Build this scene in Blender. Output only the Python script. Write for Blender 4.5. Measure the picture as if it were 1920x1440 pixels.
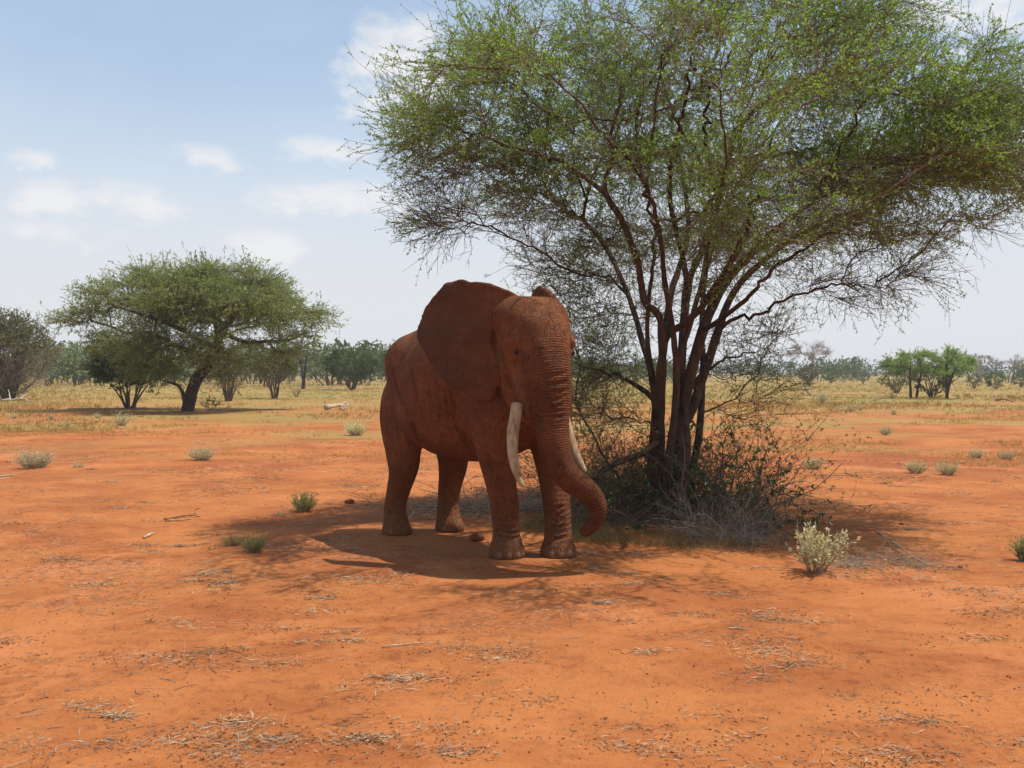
import bpy, math, random
import numpy as np
from mathutils import Vector, Matrix

SKIP = ""
# ------------------------------------------------------------------ scene, camera, light
scene = bpy.context.scene
for o in list(bpy.data.objects):
    bpy.data.objects.remove(o)
COL = scene.collection

F = 1870.0        # focal length in photograph pixels (photograph is 1920 wide)
CAMH = 2.2        # eye height above the ground
HORIZON = 698.0   # row of the horizon

cam_data = bpy.data.cameras.new("camera")
cam = bpy.data.objects.new("camera", cam_data)
COL.objects.link(cam)
cam.location = (0, 0, CAMH)
cam.rotation_euler = (math.radians(90), 0, 0)
cam_data.sensor_width = 36.0
cam_data.lens = 36.0 * F / 1920.0
cam_data.shift_y = -(720.0 - HORIZON) / 1920.0
cam_data.clip_start = 0.1
cam_data.clip_end = 20000
scene.camera = cam

SUN_DIR = Vector((0.40, 0.07, 1.0)).normalized()
SUN_EL = math.asin(SUN_DIR.z)
SUN_AZ = math.atan2(SUN_DIR.x, SUN_DIR.y)

world = bpy.data.worlds.new("World")
scene.world = world
world.use_nodes = True
wn, wl = world.node_tree.nodes, world.node_tree.links
wn.clear()
w_out = wn.new("ShaderNodeOutputWorld")
w_bg = wn.new("ShaderNodeBackground")
w_bg.inputs[1].default_value = 0.14
w_sky = wn.new("ShaderNodeTexSky")
w_sky.sky_type = 'NISHITA'
w_sky.sun_disc = False
w_sky.sun_elevation = SUN_EL
w_sky.sun_rotation = SUN_AZ
w_sky.altitude = 300
w_sky.air_density = 1.0
w_sky.dust_density = 1.0
w_sky.ozone_density = 1.2
wl.new(w_bg.outputs[0], w_out.inputs[0])

sun_data = bpy.data.lights.new("sun", 'SUN')
sun_data.energy = 5.0
sun_data.angle = math.radians(0.53)
sun_data.color = (1.0, 0.95, 0.87)
sun = bpy.data.objects.new("sun", sun_data)
COL.objects.link(sun)
sun.rotation_euler = SUN_DIR.to_track_quat('Z', 'Y').to_euler()
sun.location = (6, 2, 30)

scene.view_settings.view_transform = 'Standard'
scene.view_settings.look = 'None'
scene.view_settings.exposure = 0.0
scene.view_settings.gamma = 1.0
scene.view_settings.use_curve_mapping = False
scene.render.engine = 'CYCLES'
scene.cycles.max_bounces = 8
scene.cycles.transparent_max_bounces = 8

# ------------------------------------------------------------------ small numpy toolkit
def W(px, py, d):
    """photograph pixel at depth d -> world point"""
    return np.array([(px - 960.0) / F * d, d, CAMH + (HORIZON - py) / F * d])

def G(px, py):
    """photograph pixel on flat ground -> (x, y)"""
    d = F * CAMH / (py - HORIZON)
    return (px - 960.0) / F * d, d

def _hash(ix, iy, iz, seed):
    n = (ix.astype(np.int64) * 374761393 + iy.astype(np.int64) * 668265263 + iz.astype(np.int64) * 2147483647 + seed * 1274126177) & 0xffffffff
    n = ((n ^ (n >> 13)) * 1274126177) & 0xffffffff
    n = ((n ^ (n >> 16)) * 2246822519) & 0xffffffff
    return ((n ^ (n >> 15)) & 0xffff) / 65535.0

def vnoise(p, scale=1.0, seed=0):
    """smooth value noise in -1..1 for points p (N,3)"""
    q = np.asarray(p, float) * scale
    i = np.floor(q).astype(np.int64)
    f = q - i
    f = f * f * (3 - 2 * f)
    out = 0
    for dx in (0, 1):
        for dy in (0, 1):
            for dz in (0, 1):
                w = (f[:, 0] if dx else 1 - f[:, 0]) * (f[:, 1] if dy else 1 - f[:, 1]) * (f[:, 2] if dz else 1 - f[:, 2])
                out = out + w * _hash(i[:, 0] + dx, i[:, 1] + dy, i[:, 2] + dz, seed)
    return out * 2 - 1

ELE_O = np.array([-0.49, 12.78])      # the elephant stands here
def gh(x, y):
    """ground height"""
    x = np.atleast_1d(np.asarray(x, float)); y = np.atleast_1d(np.asarray(y, float))
    p = np.stack([x, y, np.zeros_like(x)], 1)
    h = 0.07 * vnoise(p, 0.23, 3) + 0.028 * vnoise(p, 0.7, 4) + 0.012 * vnoise(p, 2.1, 5)
    r = np.hypot(x - ELE_O[0], y - ELE_O[1])
    m = np.clip((r - 1.6) / 2.5, 0, 1)
    return h * (m * m * (3 - 2 * m) * 0.96 + 0.04)

def gz(x, y):
    return float(gh(x, y)[0])

def unit(v):
    return v / np.maximum(np.linalg.norm(v, axis=-1, keepdims=True), 1e-9)

def np_mesh(name, V, Q, mat, parent=None, smooth=True, attrs=None, tris=None):
    """mesh object from numpy quads (and triangles)"""
    me = bpy.data.meshes.new(name)
    V = np.asarray(V, np.float32)
    Q = np.asarray(Q, np.int32).reshape(-1, 4)
    loops = Q.ravel()
    sizes = np.full(len(Q), 4, np.int32)
    if tris is not None and len(tris):
        T = np.asarray(tris, np.int32).reshape(-1, 3)
        loops = np.concatenate([loops, T.ravel()])
        sizes = np.concatenate([sizes, np.full(len(T), 3, np.int32)])
    starts = np.concatenate([[0], np.cumsum(sizes)[:-1]]).astype(np.int32)
    me.vertices.add(len(V)); me.vertices.foreach_set("co", V.ravel())
    me.loops.add(len(loops)); me.loops.foreach_set("vertex_index", loops.astype(np.int32))
    me.polygons.add(len(sizes)); me.polygons.foreach_set("loop_start", starts)
    me.polygons.foreach_set("loop_total", sizes)
    me.polygons.foreach_set("use_smooth", np.full(len(sizes), smooth))
    for k, a in (attrs or {}).items():
        at = me.attributes.new(k, 'FLOAT', 'POINT')
        at.data.foreach_set("value", np.asarray(a, np.float32))
    me.update(calc_edges=True)
    me.validate()
    if mat is not None:
        me.materials.append(mat)
    ob = bpy.data.objects.new(name, me)
    COL.objects.link(ob)
    if parent is not None:
        ob.parent = parent
    return ob

def thing(name, label, cat, loc=(0, 0, 0), rotz=0.0, group=None, scale=1.0):
    o = bpy.data.objects.new(name, None)
    COL.objects.link(o)
    o.location = loc
    o.rotation_euler = (0, 0, rotz)
    o.scale = (scale,) * 3
    o.empty_display_size = 0.3
    tag(o, label, cat, group)
    return o

def tag(o, label=None, cat=None, group=None, kind=None):
    if label: o["label"] = label
    if cat: o["category"] = cat
    if group: o["group"] = group
    if kind: o["kind"] = kind
    return o

def copy_thing(src, label, loc, rotz, scale, group=None):
    r = src.copy(); COL.objects.link(r)
    r.location = loc; r.rotation_euler = (0, 0, rotz)
    r.scale = scale if hasattr(scale, '__len__') else (scale,) * 3
    r["label"] = label
    if group: r["group"] = group
    elif "group" in r: del r["group"]
    for ch in list(src.children):
        c = ch.copy(); COL.objects.link(c); c.parent = r
    return r

class Geo:
    """collects quads"""
    def __init__(self):
        self.V, self.Q, self.T, self.A, self.n = [], [], [], [], 0
    def add(self, V, Q, a=None):
        V = np.asarray(V, float).reshape(-1, 3)
        self.V.append(V); self.Q.append(np.asarray(Q).reshape(-1, 4) + self.n)
        self.A.append(np.zeros(len(V)) if a is None else np.broadcast_to(np.asarray(a, float), (len(V),)))
        self.n += len(V)
    def tubes(self, P, R, sides, a=None):
        """P (N,K,3) polylines, R (N,K) radii"""
        P = np.asarray(P, float); R = np.asarray(R, float)
        N, K, _ = P.shape
        if N == 0: return
        T = unit(np.gradient(P, axis=1))
        m = unit(P[:, -1] - P[:, 0])
        ref = np.where(np.abs(m[:, 2:3]) < 0.75, np.array([[0, 0, 1.0]]), np.array([[1.0, 0.2, 0]]))
        U = unit(np.cross(T, ref[:, None, :]))
        B = np.cross(T, U)
        an = np.arange(sides) * 2 * np.pi / sides
        ring = U[:, :, None, :] * np.cos(an)[None, None, :, None] + B[:, :, None, :] * np.sin(an)[None, None, :, None]
        V = P[:, :, None, :] + ring * R[:, :, None, None]
        idx = np.arange(N * K * sides).reshape(N, K, sides)
        nx = np.roll(idx, -1, axis=2)
        Q = np.stack([idx[:, :-1], nx[:, :-1], nx[:, 1:], idx[:, 1:]], -1)
        aa = None if a is None else np.repeat(np.asarray(a, float), K * sides)
        self.add(V, Q, aa)
    def tube(self, P, R, sides, a=0.0):
        self.tubes(np.asarray(P)[None], np.asarray(R)[None], sides, [a])
    def leaf_tris(self, pos, ax, L, Wd, rng, a=None):
        m = len(pos)
        if m == 0: return
        ax = unit(ax)
        s = unit(np.cross(ax, rng.normal(size=(m, 3)) + np.array([0, 0, 1.2])))
        L = np.broadcast_to(L, (m,))[:, None]; Wd = np.broadcast_to(Wd, (m,))[:, None]
        V = np.stack([pos - s * Wd * .3, pos + ax * L * .5 + s * Wd * .75, pos + ax * L - s * Wd * .1], 1)
        self.V.append(V.reshape(-1, 3)); self.T.append(np.arange(m * 3).reshape(m, 3) + self.n)
        self.A.append(np.zeros(m * 3) if a is None else np.repeat(a, 3)); self.n += m * 3
    def leaves(self, pos, ax, L, Wd, rng, a=None, droop=0.0):
        """diamond leaves folded flat"""
        M = len(pos)
        if M == 0: return
        ax = unit(ax)
        s = unit(np.cross(ax, rng.normal(size=(M, 3)) + np.array([0, 0, 1.2])))
        L = np.broadcast_to(L, (M,))[:, None]; Wd = np.broadcast_to(Wd, (M,))[:, None]
        dz = np.array([0, 0, -droop])
        V = np.stack([pos, pos + ax * L * .45 + s * Wd * .5, pos + ax * L + dz * L, pos + ax * L * .45 - s * Wd * .5], 1)
        Q = np.arange(M * 4).reshape(M, 4)
        self.add(V, Q, None if a is None else np.repeat(a, 4))
    def build(self, name, mat, parent=None, smooth=True):
        if not self.V: return None
        return np_mesh(name, np.concatenate(self.V), np.concatenate(self.Q) if self.Q else np.zeros((0, 4), int), mat, parent, smooth, {"tint": np.concatenate(self.A)}, np.concatenate(self.T) if self.T else None)

def catmull(P, n):
    """dense Catmull-Rom resampling of control rows P (K,D) to n rows"""
    P = np.asarray(P, float)
    if len(P) == 2:
        t = np.linspace(0, 1, n)[:, None]
        return P[0] * (1 - t) + P[1] * t
    E = np.concatenate([[2 * P[0] - P[1]], P, [2 * P[-1] - P[-2]]])
    t = np.linspace(0, len(P) - 1 - 1e-9, n)
    i = t.astype(int); f = (t - i)[:, None]
    a, b, c, d = E[i], E[i + 1], E[i + 2], E[i + 3]
    return 0.5 * (2 * b + (c - a) * f + (2 * a - 5 * b + 4 * c - d) * f ** 2 + (3 * b - a - 3 * c + d) * f ** 3)

def resample(P, step):
    P = np.asarray(P, float)
    Dn = catmull(P, max(8, 12 * len(P)))
    s = np.concatenate([[0], np.cumsum(np.linalg.norm(np.diff(Dn[:, :3], axis=0), axis=1))])
    n = max(2, int(round(s[-1] / step)) + 1)
    t = np.linspace(0, s[-1], n)
    return np.stack([np.interp(t, s, Dn[:, k]) for k in range(P.shape[1])], 1)
# ------------------------------------------------------------------ materials
def new_mat(name):
    m = bpy.data.materials.new(name)
    m.use_nodes = True
    nt = m.node_tree
    nt.nodes.clear()
    out = nt.nodes.new("ShaderNodeOutputMaterial")
    return m, nt, out

class N:
    """terse node helper"""
    def __init__(self, nt): self.nt = nt
    def node(self, t, ins=None, **kw):
        n = self.nt.nodes.new(t)
        for k, v in kw.items(): setattr(n, k, v)
        for k, v in (ins or {}).items(): self.put(n, k, v)
        return n
    def put(self, n, k, v):
        if isinstance(v, bpy.types.NodeSocket): self.nt.links.new(v, n.inputs[k])
        elif isinstance(v, bpy.types.Node): self.nt.links.new(v.outputs[0], n.inputs[k])
        else: n.inputs[k].default_value = v
    def math(self, op, a, b=0.0, c=0.0, clamp=False):
        n = self.node("ShaderNodeMath", {0: a, 1: b, 2: c}, operation=op); n.use_clamp = clamp
        return n.outputs[0]
    def noise(self, vec, scale, detail=4, rough=0.55, dist=0.0):
        n = self.node("ShaderNodeTexNoise", {"Scale": scale, "Detail": detail, "Roughness": rough, "Distortion": dist})
        if vec is not None: self.put(n, "Vector", vec)
        return n.outputs["Fac"]
    def ramp(self, fac, stops, interp='LINEAR'):
        n = self.node("ShaderNodeValToRGB", {0: fac})
        n.color_ramp.interpolation = interp
        els = n.color_ramp.elements
        while len(els) < len(stops): els.new(0.5)
        for e, (p, c) in zip(els, stops):
            e.position = p
            e.color = (c, c, c, 1) if not hasattr(c, '__len__') else (*c, 1)
        return n.outputs[0]
    def mix(self, fac, a, b, mode='MIX'):
        n = self.node("ShaderNodeMix", data_type='RGBA', blend_type=mode)
        for i, v in ((0, fac), (6, a), (7, b)):
            if isinstance(v, tuple) and len(v) == 3: v = (*v, 1)
            self.put(n, i, v)
        return n.outputs[2]
    def mapping(self, vec, scale=(1, 1, 1), loc=(0, 0, 0), rot=(0, 0, 0)):
        n = self.node("ShaderNodeMapping", {"Vector": vec, "Scale": scale, "Location": loc, "Rotation": rot})
        return n.outputs[0]
    def attr(self, name):
        return self.node("ShaderNodeAttribute", attribute_name=name).outputs["Fac"]
    def smooth(self, v, a, b):
        n = self.node("ShaderNodeMapRange", {"Value": v, "From Min": a, "From Max": b}, interpolation_type='SMOOTHSTEP')
        return n.outputs[0]
    def bump(self, h, strength, dist):
        return self.node("ShaderNodeBump", {"Height": h, "Strength": strength, "Distance": dist}).outputs[0]
    def principled(self, color, rough=0.9, spec=0.25, normal=None):
        n = self.node("ShaderNodeBsdfPrincipled", {"Roughness": rough, "Specular IOR Level": spec})
        if isinstance(color, tuple) and len(color) == 3: color = (*color, 1)
        self.put(n, "Base Color", color)
        if normal is not None: self.put(n, "Normal", normal)
        return n.outputs[0]

def leaf_mat(name, dark, light, transl=0.35, rough=0.6, spec=0.25):
    m, nt, out = new_mat(name); h = N(nt)
    t = h.attr("tint")
    col = h.ramp(t, [(0.0, dark), (1.0, light)])
    orand = h.node("ShaderNodeObjectInfo").outputs["Random"]
    hs = h.node("ShaderNodeHueSaturation", {"Hue": h.math('MULTIPLY_ADD', orand, 0.03, 0.485), "Value": h.math('MULTIPLY_ADD', orand, 0.3, 0.85), "Color": col})
    bs = h.principled(hs.outputs[0], rough, spec)
    tr = h.node("ShaderNodeBsdfTranslucent", {"Color": h.mix(1.0, hs.outputs[0], (1.0, 1.0, 0.62), 'MULTIPLY')})
    mx = h.node("ShaderNodeMixShader", {0: transl, 1: bs, 2: tr})
    nt.links.new(mx.outputs[0], out.inputs[0])
    return m

def bark_mat(name, c1, c2, scale=14.0, strength=0.6, tintc=None):
    m, nt, out = new_mat(name); h = N(nt)
    co = h.node("ShaderNodeTexCoord").outputs["Object"]
    n1 = h.noise(h.mapping(co, (1, 1, 0.22)), scale, 5, 0.65, 0.4)
    n2 = h.noise(co, scale * 0.16, 3)
    col = h.mix(h.ramp(n1, [(0.35, 0.0), (0.68, 1.0)]), c1, c2)
    if tintc: col = h.mix(h.ramp(n2, [(0.45, 0.0), (0.62, 0.8)]), col, tintc)
    bs = h.principled(col, 0.92, 0.15, h.bump(n1, strength, 0.03))
    nt.links.new(bs, out.inputs[0])
    return m

def twig_mat(name, c1, c2):
    m, nt, out = new_mat(name); h = N(nt)
    t = h.attr("tint")
    col = h.mix(t, c1, c2)
    nt.links.new(h.principled(col, 0.9, 0.15), out.inputs[0])
    return m

M = {}
M['acacia_leaf'] = leaf_mat("acacia_leaf", (0.125, 0.225, 0.038), (0.34, 0.49, 0.10), 0.5)
M['far_leaf'] = leaf_mat("far_acacia_leaf", (0.165, 0.25, 0.066), (0.38, 0.48, 0.15), 0.5)
M['bush_leaf'] = leaf_mat("bush_leaf", (0.055, 0.10, 0.028), (0.16, 0.22, 0.06), 0.35)
M['olive_leaf'] = leaf_mat("olive_leaf", (0.085, 0.095, 0.033), (0.20, 0.20, 0.075), 0.35)
M['dusty_leaf'] = leaf_mat("dusty_shrub_leaf", (0.38, 0.34, 0.17), (0.74, 0.68, 0.42), 0.3)
M['green_shrub_leaf'] = leaf_mat("green_shrub_leaf", (0.15, 0.17, 0.04), (0.36, 0.36, 0.12), 0.3)
M['broad_leaf'] = leaf_mat("broad_leaf", (0.026, 0.065, 0.016), (0.085, 0.145, 0.04), 0.25, 0.35, 0.5)
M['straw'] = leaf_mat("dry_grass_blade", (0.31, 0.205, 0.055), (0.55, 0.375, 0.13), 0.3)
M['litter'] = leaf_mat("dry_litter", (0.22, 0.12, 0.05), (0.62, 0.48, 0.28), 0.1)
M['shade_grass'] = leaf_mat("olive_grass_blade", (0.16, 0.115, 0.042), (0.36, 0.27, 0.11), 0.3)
M['acacia_bark'] = bark_mat("acacia_bark", (0.030, 0.020, 0.014), (0.125, 0.088, 0.062), 16, 1.0, (0.115, 0.062, 0.038))
M['acacia_twig'] = twig_mat("acacia_twig", (0.085, 0.060, 0.042), (0.26, 0.20, 0.145))
M['bush_bark'] = bark_mat("bush_bark", (0.09, 0.06, 0.042), (0.25, 0.18, 0.125), 10, 0.6)
M['bush_twig'] = twig_mat("bush_twig", (0.085, 0.058, 0.04), (0.25, 0.19, 0.135))
M['grey_twig'] = twig_mat("grey_dry_twig", (0.19, 0.14, 0.10), (0.42, 0.34, 0.26))
M['bare_bark'] = bark_mat("bare_tree_bark", (0.24, 0.20, 0.18), (0.42, 0.36, 0.32), 4, 0.3)
M['pale_wood'] = bark_mat("weathered_wood", (0.30, 0.21, 0.13), (0.62, 0.52, 0.40), 12, 0.5)
M['red_wood'] = bark_mat("dusty_wood", (0.22, 0.10, 0.045), (0.55, 0.30, 0.15), 20, 0.5)
# ------------------------------------------------------------------ sky: Nishita with drifting fair-weather cloud
def build_sky():
    h = N(world.node_tree)
    k = 1.0 / w_bg.inputs[1].default_value
    d = h.node("ShaderNodeTexCoord").outputs["Generated"]
    sx = h.node("ShaderNodeSeparateXYZ", {0: d})
    X, Y, Z = sx.outputs
    az = h.math('ARCTAN2', X, Y)
    el = h.math('DIVIDE', Z, h.math('MAXIMUM', h.math('SQRT', h.math('SUBTRACT', 1.0, h.math('MULTIPLY', Z, Z))), .05))
    vec = h.node("ShaderNodeCombineXYZ", {0: az, 1: h.math('MULTIPLY', el, 1.5), 2: 0.0}).outputs[0]
    n_big = h.noise(vec, 19.0, 7, .60)
    n_soft = h.noise(vec, 3.6, 3, .55)
    # billows hang from rounded tops to flat bases, so the lookup leans on the noise
    vec2 = h.node("ShaderNodeCombineXYZ", {0: az, 1: h.math('MULTIPLY_ADD', n_big, .035, el), 2: 0.0}).outputs[0]
    total = None
    # heaps of cloud over the plain all round: direction, half sizes, weight
    heaps = [(185, 372, 125, 34, .62), (370, 300, 85, 28, .42), (610, 285, 80, 30, .55), (650, 378, 165, 38, .66), (485, 462, 80, 34, .62),
             (745, 130, 105, 100, .80), (60, 296, 36, 16, .36), (120, 440, 110, 22, .42), (1830, 20, 130, 60, .6),
             (2250, 250, 200, 60, .6), (-330, 340, 160, 40, .6), (-650, 150, 120, 60, .6)]
    for px, py, rx, ry, wgt in heaps:
        a0 = math.atan((px - 960) / F); e0 = (HORIZON - py) / F * math.cos(a0) + .0175
        sxx, syy = F / (rx * 1.25), F / (ry * 1.25)
        v = h.node("ShaderNodeVectorMath", {0: vec2, 1: (sxx, syy, 0), 2: (-a0 * sxx, -e0 * syy, 0)}, operation='MULTIPLY_ADD').outputs[0]
        q = h.node("ShaderNodeVectorMath", {0: v, 1: v}, operation='DOT_PRODUCT').outputs["Value"]
        b = h.math('MULTIPLY_ADD', q, -wgt, wgt)
        total = b if total is None else h.math('MAXIMUM', total, b)
    f = h.math('MULTIPLY_ADD', h.math('SUBTRACT', n_big, .54), 2.6, h.math('MAXIMUM', total, -1.5))
    cloud = h.math('MULTIPLY', h.smooth(f, -.12, .75), .9)
    # dust thins with height: the veil follows the depth of air looked through
    air = h.math('DIVIDE', .30, h.math('ADD', h.math('MAXIMUM', Z, 0.0), .30))
    veil = h.math('MULTIPLY', h.math('MULTIPLY_ADD', h.smooth(n_soft, .30, .75), .30, .86), air, clamp=True)
    sky = h.mix(veil, w_sky.outputs[0], (.66 * k, .80 * k, .95 * k))
    sky = h.mix(h.smooth(el, .32, .02), sky, (.775 * k, .79 * k, .82 * k))
    sky = h.mix(cloud, sky, (.88 * k, .88 * k, .89 * k))
    wl.new(sky, w_bg.inputs[0])
build_sky()
world.cycles.sampling_method = 'MANUAL'
world.cycles.sample_map_resolution = 256
# ------------------------------------------------------------------ the plain
def ground_mat():
    m, nt, out = new_mat("red_earth"); h = N(nt)
    pos = h.node("ShaderNodeNewGeometry").outputs["Position"]
    sp = h.node("ShaderNodeSeparateXYZ", {0: pos})
    X, Y = sp.outputs[0], sp.outputs[1]
    big = h.noise(pos, .13, 5, .6, .6)
    mid = h.noise(h.mapping(pos, (1, 1.3, 1), rot=(0, 0, .5)), .45, 8, .72, .3)
    fine = h.noise(pos, 6.0, 6, .7)
    grit = h.noise(pos, 55.0, 4, .7)
    col = h.mix(h.ramp(mid, [(.38, 0.0), (.56, 1.0)]), (0.322, 0.099, 0.030), (0.447, 0.159, 0.048))
    col = h.mix(h.ramp(big, [(.50, 0.0), (.64, .75)]), col, (0.296, 0.088, 0.029))
    col = h.mix(h.ramp(h.noise(pos, .32, 8, .7), [(.54, 0.0), (.62, .85)]), col, (0.514, 0.187, 0.067))
    col = h.mix(h.math('MULTIPLY', h.ramp(fine, [(.52, 0.0), (.66, 1.0)]), h.ramp(mid, [(.42, .85), (.60, .1)])), col, (0.214, 0.064, 0.024))
    col = h.mix(h.ramp(grit, [(.60, 0.0), (.80, .5)]), col, (0.516, 0.241, 0.103))
    # scattered straw and grass cover: sparse in front, closing in with distance
    straw_n = h.noise(h.mapping(pos, (.55, 1.25, 1)), .16, 6, .65, .4)
    straw_f = h.noise(pos, 3.0, 5, .75)
    dist = h.math('ADD', Y, h.math('MULTIPLY', h.math('ABSOLUTE', h.math('SUBTRACT', X, 2.0)), .10))
    cov = h.math('ADD', h.math('MULTIPLY', h.smooth(dist, 14, 46), .22), h.math('MULTIPLY', h.smooth(dist, 45, 130), .34))
    s = h.math('ADD', h.math('ADD', straw_n, cov), h.math('MULTIPLY', h.math('SUBTRACT', straw_f, .5), .55))
    smask = h.smooth(s, .60, .86)
    scol = h.mix(h.noise(pos, .09, 4, .6), (0.258, 0.163, 0.047), (0.378, 0.258, 0.090))
    scol = h.mix(h.ramp(h.noise(h.mapping(pos, (.6, 1.6, 1)), .045, 4, .6), [(.50, 0.0), (.62, .7)]), scol, (0.224, 0.211, 0.065))
    col = h.mix(smask, col, scol)
    hgt = h.math('ADD', h.math('MULTIPLY', mid, .18), h.math('ADD', h.math('MULTIPLY', fine, .5), h.math('MULTIPLY', grit, .14)))
    clod = h.noise(pos, 17.0, 4, .6)
    hgt = h.math('ADD', hgt, h.math('MULTIPLY', h.ramp(clod, [(.55, 0.0), (.75, 1.0)]), .14))
    bs = h.principled(col, .95, .12, h.bump(hgt, .75, .10))
    nt.links.new(bs, out.inputs[0])
    return m

def sinh_axis(c, near, far_lo, far_hi, n):
    def half(far, k):
        t = np.linspace(0, 1, k)
        lo, hi = .1, 20.0
        for _ in range(60):
            b = (lo + hi) / 2
            if far * np.sinh(b / (k - 1)) / np.sinh(b) > near: lo = b
            else: hi = b
        return far * np.sinh(b * t) / np.sinh(b)
    a, b = half(far_lo, n), half(far_hi, n)
    return np.concatenate([c - a[::-1][:-1], c + b])

def build_ground():
    xs = sinh_axis(0.5, .10, 4000, 4000, 112)
    ys = sinh_axis(11.0, .08, 700, 6000, 118)
    Xg, Yg = np.meshgrid(xs, ys, indexing='ij')
    Zg = gh(Xg.ravel(), Yg.ravel())
    V = np.stack([Xg.ravel(), Yg.ravel(), Zg], 1)
    i = np.arange(len(V)).reshape(Xg.shape)
    Q = np.stack([i[:-1, :-1], i[1:, :-1], i[1:, 1:], i[:-1, 1:]], -1).reshape(-1, 4)
    o = np_mesh("ground", V, Q, ground_mat())
    tag(o, "red earth plain with patches of straw-coloured grass", None, kind="structure")
build_ground()
# ------------------------------------------------------------------ the elephant
ELE_F = np.array([0.63, -0.7766]); ELE_F /= np.linalg.norm(ELE_F)     # heading
ELE_L = np.array([-ELE_F[1], ELE_F[0]])                                # its left
def to_loc(p):
    p = np.asarray(p, float)
    r = p[..., :2] - ELE_O
    return np.stack([r @ ELE_F, r @ ELE_L, p[..., 2]], -1)
HEAD_O = W(996, 600, 11.46)[:2]
_ha = math.radians(28)
HEAD_F = np.array([math.sin(_ha), -math.cos(_ha)]); HEAD_L = np.array([-HEAD_F[1], HEAD_F[0]])
def H(x, y, z):
    """head frame -> elephant local"""
    p = HEAD_O + HEAD_F * x + HEAD_L * y
    return to_loc(np.array([p[0], p[1], z]))
def PX(px, py, d):
    return to_loc(W(px, py, d))

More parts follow.
